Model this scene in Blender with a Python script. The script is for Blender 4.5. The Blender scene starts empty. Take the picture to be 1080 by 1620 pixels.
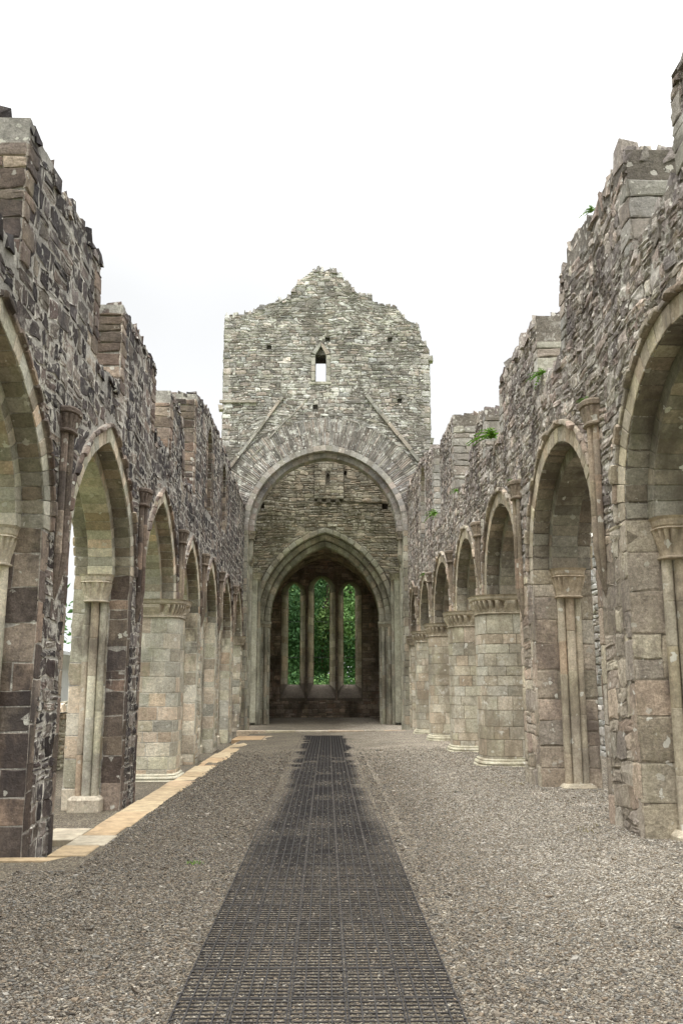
import bpy, math, random
import numpy as np
from mathutils import Vector, Matrix, noise as mnoise
from mathutils.geometry import tessellate_polygon

R_ = math.radians
random.seed(11)
rng = np.random.default_rng(11)
scene = bpy.context.scene
COL = scene.collection

# ------------------------------------------------------------------ camera
F_PX = 1400.0
cam_d = bpy.data.cameras.new('camera')
cam = bpy.data.objects.new('camera', cam_d); COL.objects.link(cam)
cam_d.sensor_fit = 'VERTICAL'; cam_d.sensor_height = 36.0
cam_d.lens = 36.0 * F_PX / 1620.0
cam_d.clip_start = 0.05; cam_d.clip_end = 2000
cam.location = (0, 0, 1.7)
cam.rotation_euler = (R_(90 + 10.9159), 0, R_(-1.0045))
scene.camera = cam

# ------------------------------------------------------------------ world: bright overcast
SUN_EL, SUN_AZ = R_(58), R_(205)      # azimuth clockwise from +Y
w = bpy.data.worlds.new('World'); scene.world = w; w.use_nodes = True
nt = w.node_tree; nt.nodes.clear()
wo = nt.nodes.new('ShaderNodeOutputWorld'); bg = nt.nodes.new('ShaderNodeBackground')
sky = nt.nodes.new('ShaderNodeTexSky'); sky.sky_type = 'NISHITA'; sky.sun_disc = False
sky.sun_elevation = SUN_EL; sky.sun_rotation = SUN_AZ
tc = nt.nodes.new('ShaderNodeTexCoord'); sp = nt.nodes.new('ShaderNodeSeparateXYZ')
nt.links.new(tc.outputs['Generated'], sp.inputs[0])
mr = nt.nodes.new('ShaderNodeMapRange')          # overcast: brighter towards the zenith
mr.inputs['From Min'].default_value = 0.0; mr.inputs['From Max'].default_value = 1.0
mr.inputs['To Min'].default_value = 4.75; mr.inputs['To Max'].default_value = 40.0
pm_ = nt.nodes.new('ShaderNodeMapRange'); pm_.inputs['From Min'].default_value = 0.36; pm_.inputs['From Max'].default_value = 1.0
nt.links.new(sp.outputs['Z'], pm_.inputs['Value'])
pw = nt.nodes.new('ShaderNodeMath'); pw.operation = 'POWER'; pw.use_clamp = True; pw.inputs[1].default_value = 2.1
nt.links.new(pm_.outputs[0], pw.inputs[0]); nt.links.new(pw.outputs[0], mr.inputs['Value'])
nz = nt.nodes.new('ShaderNodeTexNoise'); nz.inputs['Scale'].default_value = 1.7; nz.inputs['Detail'].default_value = 4; nz.noise_dimensions = '4D'; nz.inputs['W'].default_value = 3.0
nt.links.new(tc.outputs['Generated'], nz.inputs['Vector'])
mr2 = nt.nodes.new('ShaderNodeMapRange')
mr2.inputs['From Min'].default_value = 0.36; mr2.inputs['From Max'].default_value = 0.62
mr2.inputs['To Min'].default_value = 0.9; mr2.inputs['To Max'].default_value = 1.06
nt.links.new(nz.outputs['Fac'], mr2.inputs['Value'])
mm = nt.nodes.new('ShaderNodeMath'); mm.operation = 'MULTIPLY'
nt.links.new(mr.outputs[0], mm.inputs[0]); nt.links.new(mr2.outputs[0], mm.inputs[1])
cl = nt.nodes.new('ShaderNodeVectorMath'); cl.operation = 'SCALE'; cl.inputs[0].default_value = (0.985, 0.995, 1.0)
nt.links.new(mm.outputs[0], cl.inputs['Scale'])
mx = nt.nodes.new('ShaderNodeMix'); mx.data_type = 'RGBA'; mx.inputs['Factor'].default_value = 0.97
nt.links.new(sky.outputs[0], mx.inputs['A']); nt.links.new(cl.outputs[0], mx.inputs['B'])
nt.links.new(mx.outputs['Result'], bg.inputs['Color']); bg.inputs['Strength'].default_value = 0.11
nt.links.new(bg.outputs[0], wo.inputs['Surface'])

sun_d = bpy.data.lights.new('sun', 'SUN'); sun = bpy.data.objects.new('sun', sun_d); COL.objects.link(sun)
sun_d.energy = 0.75; sun_d.angle = R_(25); sun_d.color = (1.0, 0.965, 0.91)
sd = Vector((math.sin(SUN_AZ) * math.cos(SUN_EL), math.cos(SUN_AZ) * math.cos(SUN_EL), math.sin(SUN_EL)))
sun.rotation_euler = sd.to_track_quat('Z', 'Y').to_euler()
sun.location = (0, 0, 30)

vs = scene.view_settings
scene.display_settings.display_device = 'sRGB'
vs.view_transform = 'Standard'; vs.look = 'None'; vs.exposure = 1.0; vs.gamma = 1.0
scene.cycles.max_bounces = 6; scene.cycles.diffuse_bounces = 5
scene.cycles.use_denoising = True

# ------------------------------------------------------------------ materials
def srgb(r, g, b):
    f = lambda c: (c / 12.92 if c <= 0.04045 else ((c + 0.055) / 1.055) ** 2.4)
    return (f(r / 255), f(g / 255), f(b / 255), 1.0)

def new_mat(name):
    m = bpy.data.materials.new(name); m.use_nodes = True
    t = m.node_tree; t.nodes.clear()
    o = t.nodes.new('ShaderNodeOutputMaterial'); p = t.nodes.new('ShaderNodeBsdfPrincipled')
    t.links.new(p.outputs[0], o.inputs[0])
    p.inputs['Roughness'].default_value = 0.92
    p.inputs['Specular IOR Level'].default_value = 0.2
    return m, t, p

def N(t, typ, **kw):
    n = t.nodes.new('ShaderNode' + typ)
    for k, v in kw.items():
        if k in n.inputs.keys(): n.inputs[k].default_value = v
        else: setattr(n, k, v)
    return n

def noise(t, vec, scale, detail=6, rough=0.6):
    n = N(t, 'TexNoise'); n.inputs['Scale'].default_value = scale; n.inputs['Detail'].default_value = detail
    n.inputs['Roughness'].default_value = rough
    if vec is not None: t.links.new(vec, n.inputs['Vector'])
    return n.outputs['Fac']

def maprange(t, val, a, b, c=0.0, d=1.0):
    n = N(t, 'MapRange'); n.inputs[1].default_value = a; n.inputs[2].default_value = b
    n.inputs[3].default_value = c; n.inputs[4].default_value = d
    t.links.new(val, n.inputs[0]); return n.outputs[0]

def math_(t, op, a, b=None):
    n = N(t, 'Math', operation=op)
    for i, x in enumerate((a, b)):
        if x is None: continue
        if isinstance(x, (int, float)): n.inputs[i].default_value = x
        else: t.links.new(x, n.inputs[i])
    return n.outputs[0]

def mix(t, fac, a, b, mode='MIX'):
    n = N(t, 'Mix', data_type='RGBA', blend_type=mode)
    for key, x in (('Factor', fac), ('A', a), ('B', b)):
        if isinstance(x, (int, float)): n.inputs[key].default_value = x
        elif isinstance(x, tuple): n.inputs[key].default_value = x
        else: t.links.new(x, n.inputs[key])
    return n.outputs['Result']

def scaled(t, vec, s):
    n = N(t, 'VectorMath', operation='MULTIPLY'); t.links.new(vec, n.inputs[0]); n.inputs[1].default_value = s
    return n.outputs[0]

def ramp(t, val, cols, interp='LINEAR'):
    n = N(t, 'ValToRGB'); cr = n.color_ramp; cr.interpolation = interp
    cr.elements[0].color = cols[0][1]; cr.elements[0].position = cols[0][0]
    cr.elements[1].color = cols[-1][1]; cr.elements[1].position = cols[-1][0]
    for p, c in cols[1:-1]:
        e = cr.elements.new(p); e.color = c
    t.links.new(val, n.inputs[0]); return n.outputs[0]

def wpos(t):
    g = N(t, 'NewGeometry'); return g.outputs['Position']

def stone_mat(name, cols, mortar, lichen=(0.0, (1, 1, 1, 1)), spots=(0.0, (1, 1, 1, 1)), crust=(0.0, (0, 0, 0, 1)),
              green=(0.0, (0, 0, 0, 1)), streak=(0.0, (1, 1, 1, 1)), bump=0.6, grain=0.5, vary=0.28, sat=.92):
    def ds(c, k=sat):
        y = .3 * c[0] + .59 * c[1] + .11 * c[2]; return (y + (c[0] - y) * k, y + (c[1] - y) * k, y + (c[2] - y) * k, 1)
    cols = [ds(c) for c in cols]; mortar = ds(mortar); green = (green[0], ds(green[1])); crust = (crust[0], ds(crust[1]))
    m, t, p = new_mat(name)
    P = wpos(t)
    at = N(t, 'Attribute', attribute_name='st'); s = N(t, 'SeparateColor'); t.links.new(at.outputs['Color'], s.inputs[0])
    r, g, b = s.outputs[0], s.outputs[1], s.outputs[2]
    k = len(cols)
    c = ramp(t, r, [(i / (k - 1) if k > 1 else 0, cc) for i, cc in enumerate(cols)])
    # break the per-stone tone up inside each stone
    n1 = noise(t, P, 5.5, 8, 0.7)
    c2 = ramp(t, maprange(t, n1, 0.3, 0.7), [(0, cols[0]), (0.5, cols[k // 2]), (1, cols[-1])])
    c = mix(t, 0.25, c, c2)
    hue = math_(t, 'FRACT', math_(t, 'MULTIPLY', r, 37.0))
    c = mix(t, 1.0, c, ramp(t, hue, [(0, (1.07, .98, .94, 1)), (.35, (1.0, 1.0, 1.0, 1)), (.65, (.96, 1.0, 1.05, 1)), (1, (1.0, 1.02, .95, 1))]), 'MULTIPLY')
    mb = mix(t, 0.5, mortar, mix(t, maprange(t, n1, 0.35, 0.65), (mortar[0] * .72, mortar[1] * .72, mortar[2] * .72, 1), mortar))
    bfac = maprange(t, b, 0.15, 0.75)
    c = mix(t, bfac, mb, c)
    vg = maprange(t, g, 0, 1, 1 - vary, 1 + vary)
    n2 = maprange(t, noise(t, P, 38, 6, 0.75), 0.25, 0.75, 1 - grain, 1 + grain)
    n2b = maprange(t, noise(t, P, 1.1, 5, 0.6), 0.3, 0.7, 0.66, 1.28)
    n2c = maprange(t, noise(t, P, 13, 8, 0.8), 0.3, 0.7, 1 - grain * .95, 1 + grain * .95)
    v = math_(t, 'MULTIPLY', math_(t, 'MULTIPLY', math_(t, 'MULTIPLY', vg, n2), n2b), n2c)
    vm = N(t, 'VectorMath', operation='SCALE'); t.links.new(c, vm.inputs[0]); t.links.new(v, vm.inputs['Scale']); c = vm.outputs[0]
    if crust[0] > 0:
        f = maprange(t, noise(t, scaled(t, P, (1, 1, 0.45)), 1.3, 8, 0.68), 0.62 - crust[0] * 0.35, 0.72 - crust[0] * 0.25, 0, 0.85)
        f = math_(t, 'MULTIPLY', f, maprange(t, bfac, 0, 1, .3, 1))
        c = mix(t, f, c, crust[1])
    if green[0] > 0:
        f = maprange(t, noise(t, scaled(t, P, (1, 1, 0.6)), 1.7, 7, 0.7), 0.66 - green[0] * 0.3, 0.86 - green[0] * 0.3, 0, 0.7)
        c = mix(t, f, c, green[1])
    if streak[0] > 0:
        f = maprange(t, noise(t, scaled(t, P, (7, 2.4, 1.6)), 1.0, 7, 0.75), 0.7 - streak[0] * 0.25, 0.78 - streak[0] * 0.2, 0, 0.8)
        c = mix(t, f, c, streak[1])
    if lichen[0] > 0:
        f = maprange(t, noise(t, P, 4.3, 10, 0.78), 0.68 - lichen[0] * 0.2, 0.73 - lichen[0] * 0.2, 0, 0.85)
        f = math_(t, 'MULTIPLY', f, maprange(t, noise(t, P, 0.55, 4, 0.5), 0.4, 0.62))
        c = mix(t, f, c, lichen[1])
    if spots[0] > 0:
        vo = N(t, 'TexVoronoi'); vo.inputs['Scale'].default_value = 12.0
        dn = N(t, 'TexNoise'); dn.inputs['Scale'].default_value = 18; t.links.new(P, dn.inputs['Vector'])
        va = N(t, 'VectorMath', operation='MULTIPLY_ADD'); t.links.new(dn.outputs['Color'], va.inputs[0])
        va.inputs[1].default_value = (.09, .09, .09); t.links.new(P, va.inputs[2]); t.links.new(va.outputs[0], vo.inputs['Vector'])
        sc = N(t, 'SeparateColor'); t.links.new(vo.outputs['Color'], sc.inputs[0])
        rad = maprange(t, sc.outputs[0], 1 - spots[0], 1.0, 0.0, 0.5)
        f = math_(t, 'LESS_THAN', vo.outputs['Distance'], rad)
        f = math_(t, 'MULTIPLY', f, maprange(t, sc.outputs[1], 0, 1, 0.35, 0.95))
        c = mix(t, f, c, spots[1])
    t.links.new(c, p.inputs['Base Color'])
    h = math_(t, 'ADD', math_(t, 'MULTIPLY', noise(t, P, 55, 8, 0.8), 0.35), noise(t, P, 11, 9, 0.75))
    bp = N(t, 'Bump'); bp.inputs['Strength'].default_value = bump; bp.inputs['Distance'].default_value = 0.05
    t.links.new(h, bp.inputs['Height']); t.links.new(bp.outputs[0], p.inputs['Normal'])
    return m

WH = srgb(205, 202, 190)
M_LEFT = stone_mat('weathered_dark_rubble', [srgb(48, 43, 43), srgb(68, 61, 60), srgb(88, 79, 75), srgb(113, 101, 93), srgb(152, 139, 125)],
                   srgb(226, 219, 206), lichen=(0.72, srgb(208, 203, 190)), spots=(0.34, WH), crust=(0.36, srgb(56, 52, 53)), streak=(0.5, srgb(214, 208, 196)), bump=.8, grain=0.42, vary=.5)
M_RIGHT = stone_mat('grey_brown_rubble', [srgb(122, 112, 105), srgb(150, 138, 129), srgb(168, 156, 145), srgb(181, 169, 156), srgb(198, 188, 174)],
                    srgb(158, 148, 134), lichen=(0.68, srgb(212, 207, 196)), spots=(0.5, srgb(216, 211, 200)), crust=(0.4, srgb(102, 92, 89)), green=(0.12, srgb(120, 116, 84)), bump=.9, grain=0.46, vary=.42)
M_TOWER = stone_mat('lichened_grey_rubble', [srgb(130, 121, 112), srgb(148, 139, 129), srgb(160, 151, 140), srgb(174, 166, 155), srgb(208, 204, 196)],
                    srgb(132, 124, 113), lichen=(0.72, srgb(222, 220, 212)), spots=(0.3, srgb(222, 220, 212)), crust=(0.34, srgb(124, 116, 106)), bump=0.9, grain=0.42, vary=0.36, sat=0.72)
M_INNER = stone_mat('damp_brown_rubble', [srgb(126, 119, 103), srgb(148, 140, 122), srgb(162, 153, 134), srgb(178, 170, 150)],
                    srgb(128, 121, 105), spots=(0.12, WH), crust=(0.4, srgb(96, 90, 73)), green=(0.22, srgb(112, 110, 84)), bump=0.9, grain=0.45)
M_CHANCEL = stone_mat('dark_damp_rubble', [srgb(142, 126, 110), srgb(166, 148, 129), srgb(182, 163, 142)],
                      srgb(150, 137, 121), crust=(0.4, srgb(80, 72, 58)), green=(0.25, srgb(90, 88, 60)), bump=0.9, grain=0.45)
M_ASH_L = stone_mat('buff_sandstone_ashlar', [srgb(156, 148, 126), srgb(176, 168, 144), srgb(190, 181, 156), srgb(198, 187, 162), srgb(190, 160, 124)],
                    srgb(224, 216, 194), spots=(0.08, WH), crust=(0.22, srgb(106, 94, 80)), green=(0.4, srgb(142, 144, 104)), streak=(0.2, srgb(208, 203, 186)), bump=0.6, grain=0.34, vary=0.28, sat=0.74)
M_ASH_DARK = stone_mat('blackened_sandstone_ashlar', [srgb(86, 75, 69), srgb(110, 96, 86), srgb(132, 116, 103), srgb(160, 144, 125)],
                       srgb(204, 192, 176), spots=(0.14, WH), crust=(0.36, srgb(66, 60, 59)), green=(0.25, srgb(124, 120, 90)), streak=(0.24, srgb(196, 187, 175)), bump=0.8, grain=0.42, vary=0.34)
M_ASH_R = stone_mat('pinkish_grey_ashlar', [srgb(150, 136, 121), srgb(164, 150, 133), srgb(174, 161, 142), srgb(185, 173, 152), srgb(162, 146, 134)],
                    srgb(156, 144, 125), spots=(0.22, WH), crust=(0.3, srgb(112, 100, 91)), green=(0.3, srgb(130, 124, 96)), streak=(.06, WH), bump=0.9, grain=0.45, vary=0.22)
M_COL_R = stone_mat('cream_limestone_ashlar', [srgb(166, 156, 132), srgb(178, 168, 144), srgb(187, 178, 154), srgb(198, 190, 170)],
                    srgb(150, 139, 118), lichen=(0.66, srgb(212, 208, 196)), spots=(0.16, WH), crust=(0.36, srgb(138, 126, 104)), green=(0.26, srgb(152, 148, 112)), streak=(.1, srgb(206, 202, 188)), bump=0.6, grain=0.34, vary=0.15, sat=0.86)
M_DRESS = stone_mat('dressed_arch_stone', [srgb(154, 138, 112), srgb(170, 154, 127), srgb(180, 164, 136), srgb(190, 175, 148)],
                    srgb(134, 121, 101), spots=(0.14, WH), crust=(0.3, srgb(116, 104, 88)), green=(0.2, srgb(136, 128, 96)), bump=0.6, grain=0.34, vary=0.18, sat=0.78)
M_CORBEL = stone_mat('brown_weathered_dressed_stone', [srgb(132, 114, 94), srgb(148, 130, 108), srgb(160, 142, 118)],
                    srgb(112, 98, 82), spots=(0.14, WH), crust=(0.4, srgb(100, 88, 76)), green=(0.25, srgb(124, 116, 86)), bump=0.7, grain=0.4, vary=0.2, sat=0.8)
M_SOFFIT = stone_mat('mossy_soffit_stone', [srgb(126, 117, 98), srgb(146, 136, 114), srgb(160, 150, 128)],
                     srgb(160, 151, 130), spots=(0.12, WH), streak=(.14, srgb(196, 190, 174)), crust=(0.38, srgb(98, 87, 72)), green=(0.42, srgb(114, 110, 70)), bump=0.6, grain=0.36, vary=0.24, sat=0.72)
M_TOWDRESS = stone_mat('pale_grey_dressed_stone', [srgb(148, 140, 128), srgb(160, 152, 139), srgb(170, 162, 149)],
                       srgb(128, 120, 104), spots=(0.12, WH), crust=(0.3, srgb(120, 112, 98)), green=(0.15, srgb(138, 134, 104)), bump=0.6, grain=0.34, vary=0.18, sat=0.75)
M_INDRESS = stone_mat('greenish_dressed_stone', [srgb(142, 136, 114), srgb(156, 149, 126), srgb(168, 160, 137)],
                      srgb(124, 118, 98), crust=(0.3, srgb(102, 96, 78)), green=(0.25, srgb(124, 122, 92)), bump=0.6, grain=0.34, vary=0.18, sat=0.76)
M_AISLE = stone_mat('pale_lichened_wall', [srgb(190, 186, 176), srgb(206, 202, 194), srgb(220, 217, 210)], srgb(170, 164, 152),
                    lichen=(0.6, srgb(228, 226, 220)), bump=0.8, grain=0.3)

def simple_mat(name, c1, c2, scale=8, rough=0.9, bump=0.3, detail=6):
    m, t, p = new_mat(name); P = wpos(t)
    n = noise(t, P, scale, detail, 0.65)
    t.links.new(mix(t, maprange(t, n, 0.3, 0.7), c1, c2), p.inputs['Base Color'])
    p.inputs['Roughness'].default_value = rough
    bp = N(t, 'Bump'); bp.inputs['Strength'].default_value = bump; bp.inputs['Distance'].default_value = 0.03
    t.links.new(noise(t, P, scale * 4, 6, 0.7), bp.inputs['Height']); t.links.new(bp.outputs[0], p.inputs['Normal'])
    return m

def attr_mat(name, cols, grain=0.2, scale=30, bump=0.3, rough=0.9, trans=None):
    m, t, p = new_mat(name); P = wpos(t)
    at = N(t, 'Attribute', attribute_name='st'); s = N(t, 'SeparateColor'); t.links.new(at.outputs['Color'], s.inputs[0])
    k = len(cols)
    c = ramp(t, s.outputs[0], [(i / (k - 1), cc) for i, cc in enumerate(cols)])
    v = maprange(t, noise(t, P, scale, 5, 0.7), 0.25, 0.75, 1 - grain, 1 + grain)
    vm = N(t, 'VectorMath', operation='SCALE'); t.links.new(c, vm.inputs[0]); t.links.new(v, vm.inputs['Scale'])
    t.links.new(vm.outputs[0], p.inputs['Base Color']); p.inputs['Roughness'].default_value = rough
    if bump:
        bp = N(t, 'Bump'); bp.inputs['Strength'].default_value = bump; bp.inputs['Distance'].default_value = 0.02
        t.links.new(noise(t, P, scale, 6, 0.7), bp.inputs['Height']); t.links.new(bp.outputs[0], p.inputs['Normal'])
    if trans:
        o = [n for n in t.nodes if n.type == 'OUTPUT_MATERIAL'][0]
        tr = N(t, 'BsdfTranslucent'); t.links.new(vm.outputs[0], tr.inputs['Color'])
        ms = N(t, 'MixShader'); ms.inputs[0].default_value = trans
        t.links.new(p.outputs[0], ms.inputs[1]); t.links.new(tr.outputs[0], ms.inputs[2]); t.links.new(ms.outputs[0], o.inputs[0])
    return m

def ground_mat():
    m, t, p = new_mat('gravel_ground'); P = wpos(t)
    def layer(scale):
        vo = N(t, 'TexVoronoi'); vo.inputs['Scale'].default_value = scale; vo.inputs['Randomness'].default_value = 1.0
        t.links.new(P, vo.inputs['Vector']); s = N(t, 'SeparateColor'); t.links.new(vo.outputs['Color'], s.inputs[0])
        return vo.outputs['Distance'], s.outputs[0], s.outputs[1]
    d1, r1, r1b = layer(60); d2, r2, r2b = layer(110)
    pal = [(0, srgb(48, 44, 40)), (0.25, srgb(96, 89, 79)), (0.5, srgb(134, 125, 112)), (0.75, srgb(164, 155, 142)), (0.9, srgb(152, 139, 118)), (1, srgb(230, 226, 216))]
    ca = ramp(t, r1, pal); cb = ramp(t, r2, pal)
    sel = maprange(t, noise(t, P, 30, 2, 0.5), 0.48, 0.52)
    c = mix(t, sel, ca, cb)
    xs = N(t, 'SeparateXYZ'); t.links.new(P, xs.inputs[0])
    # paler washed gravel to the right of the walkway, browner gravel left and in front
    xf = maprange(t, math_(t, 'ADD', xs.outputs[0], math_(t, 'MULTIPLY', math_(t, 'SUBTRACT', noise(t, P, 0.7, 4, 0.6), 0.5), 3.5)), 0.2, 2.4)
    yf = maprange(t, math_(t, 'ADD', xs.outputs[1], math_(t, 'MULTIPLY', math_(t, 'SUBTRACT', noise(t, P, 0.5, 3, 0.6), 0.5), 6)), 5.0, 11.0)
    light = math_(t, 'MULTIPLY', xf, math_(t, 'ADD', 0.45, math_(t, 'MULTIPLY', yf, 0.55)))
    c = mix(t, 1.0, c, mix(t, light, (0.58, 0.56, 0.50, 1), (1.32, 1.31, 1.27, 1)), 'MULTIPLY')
    pt = math_(t, 'MULTIPLY', maprange(t, noise(t, P, 0.8, 6, 0.65), 0.35, 0.7, 0.76, 1.18), math_(t, 'MULTIPLY', maprange(t, noise(t, P, 9, 6, 0.8), 0.3, 0.7, 0.7, 1.3), maprange(t, noise(t, P, 24, 4, 0.8), 0.3, 0.7, 0.72, 1.28)))
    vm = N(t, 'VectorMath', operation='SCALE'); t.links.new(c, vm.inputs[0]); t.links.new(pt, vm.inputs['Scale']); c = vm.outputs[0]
    # darker brown towards the gaps between the stones
    c = mix(t, maprange(t, d1, 0.35, 0.75, 0.0, 0.55), c, srgb(58, 52, 46))
    # grass beyond the ruin
    ax = math_(t, 'ABSOLUTE', xs.outputs[0])
    gx = maprange(t, math_(t, 'ADD', ax, math_(t, 'MULTIPLY', noise(t, P, 0.6, 4, .6), 2)), 9.0, 9.6)
    gy = maprange(t, math_(t, 'ADD', xs.outputs[1], math_(t, 'MULTIPLY', noise(t, P, 0.6, 4, .6), 2)), 50.5, 51.2)
    gf = math_(t, 'MAXIMUM', gx, gy)
    gcol = mix(t, maprange(t, noise(t, P, 6, 8, .75), .3, .7), srgb(74, 96, 40), srgb(126, 146, 66))
    c = mix(t, gf, c, gcol)
    t.links.new(c, p.inputs['Base Color'])
    bp = N(t, 'Bump'); bp.inputs['Strength'].default_value = 0.9; bp.inputs['Distance'].default_value = 0.012; bp.invert = True
    t.links.new(math_(t, 'MINIMUM', d1, d2), bp.inputs['Height']); t.links.new(bp.outputs[0], p.inputs['Normal'])
    return m
M_GROUND = ground_mat()
M_PEBBLE = attr_mat('gravel_stone', [srgb(52, 48, 43), srgb(86, 77, 66), srgb(90, 88, 83), srgb(116, 103, 87), srgb(112, 109, 102), srgb(132, 122, 106), srgb(140, 136, 128), srgb(168, 161, 148)], 0.25, 60, 0.3)
M_GRID = simple_mat('black_recycled_plastic', srgb(42, 40, 40), srgb(66, 63, 60), 9, 0.8, 0.2)
M_KERB = attr_mat('golden_sandstone_slab', [srgb(126, 113, 92), srgb(156, 137, 108), srgb(168, 152, 124), srgb(154, 130, 100), srgb(158, 150, 132)], 0.42, 6, 0.5)
M_LEAF = attr_mat('tree_leaves', [srgb(40, 62, 40), srgb(66, 98, 58), srgb(98, 132, 78), srgb(146, 172, 104)], 0.25, 5, 0, 0.8, trans=0.25)
M_FERN = attr_mat('fern_leaves', [srgb(70, 110, 34), srgb(98, 140, 46), srgb(134, 164, 62)], 0.15, 20, 0, 0.7, trans=0.3)
M_BARK = simple_mat('tree_bark', srgb(70, 60, 48), srgb(104, 92, 76), 12, 0.95, 0.6)
M_IRON = simple_mat('dark_iron', srgb(44, 42, 42), srgb(66, 62, 60), 20, 0.6, 0.1)
M_WHITE = simple_mat('white_painted_board', srgb(216, 220, 222), srgb(232, 235, 236), 3, 0.7, 0.05)
M_DARKWOOD = simple_mat('dark_timber', srgb(66, 56, 50), srgb(92, 80, 72), 9, 0.8, 0.3)

# ------------------------------------------------------------------ mesh builder
class MB:
    def __init__(s): s.V = []; s.A = []; s.L = []; s.S = []; s.n = 0
    def raw(s, verts, faces, col=(0, 0, 0, 0)):
        v = np.asarray(verts, float).reshape(-1, 3)
        s.V.append(v)
        c = np.asarray(col, float)
        s.A.append(np.broadcast_to(c, (len(v), 4)) if c.ndim == 1 else c)
        for f in faces:
            s.L.append(np.asarray(f, int) + s.n); s.S.append(np.array([len(f)]))
        s.n += len(v)
    def raw_np(s, v, F, A):                      # F (M,k) int
        s.V.append(v); s.A.append(A); s.L.append((F + s.n).ravel()); s.S.append(np.full(len(F), F.shape[1])); s.n += len(v)
    def stones(s, Q, h=0.03, gap=0.02, bev=0.02, jit=0.01, tilt=0.3, base=0.03, rr=None, rlo=0.0, rhi=1.0):
        """Q: (N,4,3) corners bl,br,tr,tl seen from outside"""
        Q = np.asarray(Q, float)
        if len(Q) == 0: return
        n = len(Q)
        eu = Q[:, 1] - Q[:, 0]; ev = Q[:, 3] - Q[:, 0]
        eu2 = Q[:, 2] - Q[:, 3]; ev2 = Q[:, 2] - Q[:, 1]
        lu = (np.linalg.norm(eu, axis=1) + np.linalg.norm(eu2, axis=1)) / 2 + 1e-6
        lv = (np.linalg.norm(ev, axis=1) + np.linalg.norm(ev2, axis=1)) / 2 + 1e-6
        nr = np.cross(eu + eu2, ev + ev2); nr /= (np.linalg.norm(nr, axis=1, keepdims=True) + 1e-9)
        uv = np.array([(0, 0), (.5, 0), (1, 0), (1, .5), (1, 1), (.5, 1), (0, 1), (0, .5)], float)
        hh = h * rng.uniform(0.5, 1.35, n)
        tu = rng.normal(0, tilt, n) * h; tv = rng.normal(0, tilt, n) * h
        jx = rng.normal(0, jit, (n, 8)); jy = rng.normal(0, jit, (n, 8))
        rings = []; cornermask = np.array([1, 0, 1, 0, 1, 0, 1, 0], float)
        for (ins, dep, cr, jf) in ((gap * .3, None, 0, .3), (gap * .5, .6, .3, 1.0), (gap * .5 + bev, 1.0, .5, 1.0)):
            iu = np.minimum(ins / lu, .42)[:, None]; iv = np.minimum(ins / lv, .42)[:, None]
            u = iu + uv[None, :, 0] * (1 - 2 * iu); v = iv + uv[None, :, 1] * (1 - 2 * iv)
            extra = cr * bev * cornermask[None, :]
            u = u + np.sign(.5 - uv[None, :, 0]) * np.minimum(extra / lu[:, None], .08) + jf * np.clip(jx / lu[:, None], -.12, .12)
            v = v + np.sign(.5 - uv[None, :, 1]) * np.minimum(extra / lv[:, None], .08) + jf * np.clip(jy / lv[:, None], -.12, .12)
            P = (Q[:, None, 0] * ((1 - u) * (1 - v))[..., None] + Q[:, None, 1] * (u * (1 - v))[..., None] +
                 Q[:, None, 2] * (u * v)[..., None] + Q[:, None, 3] * ((1 - u) * v)[..., None])
            if dep is None: d = np.full((n, 8), -base)
            else: d = hh[:, None] * dep + tu[:, None] * (u - .5) + tv[:, None] * (v - .5) + rng.normal(0, jit * .25, (n, 8))
            rings.append(P + nr[:, None, :] * d[..., None])
        cen = Q.mean(1) + nr * (hh * rng.uniform(.95, 1.25, n))[:, None]
        V = np.concatenate([rings[0], rings[1], rings[2], cen[:, None, :]], axis=1)     # n,25,3
        i = np.arange(8); j = (i + 1) % 8
        quads = np.concatenate([np.stack([i, j, j + 8, i + 8], 1), np.stack([i + 8, j + 8, j + 16, i + 16], 1)])
        tris = np.stack([i + 16, j + 16, np.full(8, 24)], 1)
        off = (np.arange(n) * 25)[:, None, None]
        A = np.zeros((n, 25, 4))
        r = rng.uniform(rlo, rhi, n) if rr is None else np.asarray(rr)
        A[:, :, 0] = r[:, None]; A[:, :, 1] = rng.uniform(0, 1, n)[:, None]; A[:, 8:16, 2] = .75; A[:, 16:, 2] = 1; A[:, :, 3] = 1
        s.V.append(V.reshape(-1, 3)); s.A.append(A.reshape(-1, 4))
        q = (quads[None] + off).reshape(-1, 4) + s.n; tt = (tris[None] + off).reshape(-1, 3) + s.n
        s.L += [q.ravel(), tt.ravel()]; s.S += [np.full(len(q), 4), np.full(len(tt), 3)]
        s.n += n * 25
    def build(s, name, mat, parent=None, smooth=False, kind=None):
        if not s.n: return None
        V = np.concatenate(s.V); A = np.concatenate(s.A); L = np.concatenate(s.L); S = np.concatenate(s.S)
        if parent is not None: V = V - np.array(world_loc(parent))
        me = bpy.data.meshes.new(name)
        me.vertices.add(len(V)); me.vertices.foreach_set('co', V.astype(np.float32).ravel())
        me.loops.add(len(L)); me.loops.foreach_set('vertex_index', L.astype(np.int32))
        me.polygons.add(len(S)); st = np.concatenate([[0], np.cumsum(S)[:-1]]).astype(np.int32)
        me.polygons.foreach_set('loop_start', st)
        a = me.attributes.new('st', 'FLOAT_COLOR', 'POINT'); a.data.foreach_set('color', A.astype(np.float32).ravel())
        me.update(calc_edges=True); me.validate()
        me.polygons.foreach_set('use_smooth', np.full(len(me.polygons), bool(smooth)))
        me.materials.append(mat)
        o = bpy.data.objects.new(name, me); COL.objects.link(o)
        if parent is not None: o.parent = parent
        if kind: o['kind'] = kind
        return o

def world_loc(o):
    v = Vector((0, 0, 0))
    while o is not None: v += o.location; o = o.parent
    return v

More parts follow.
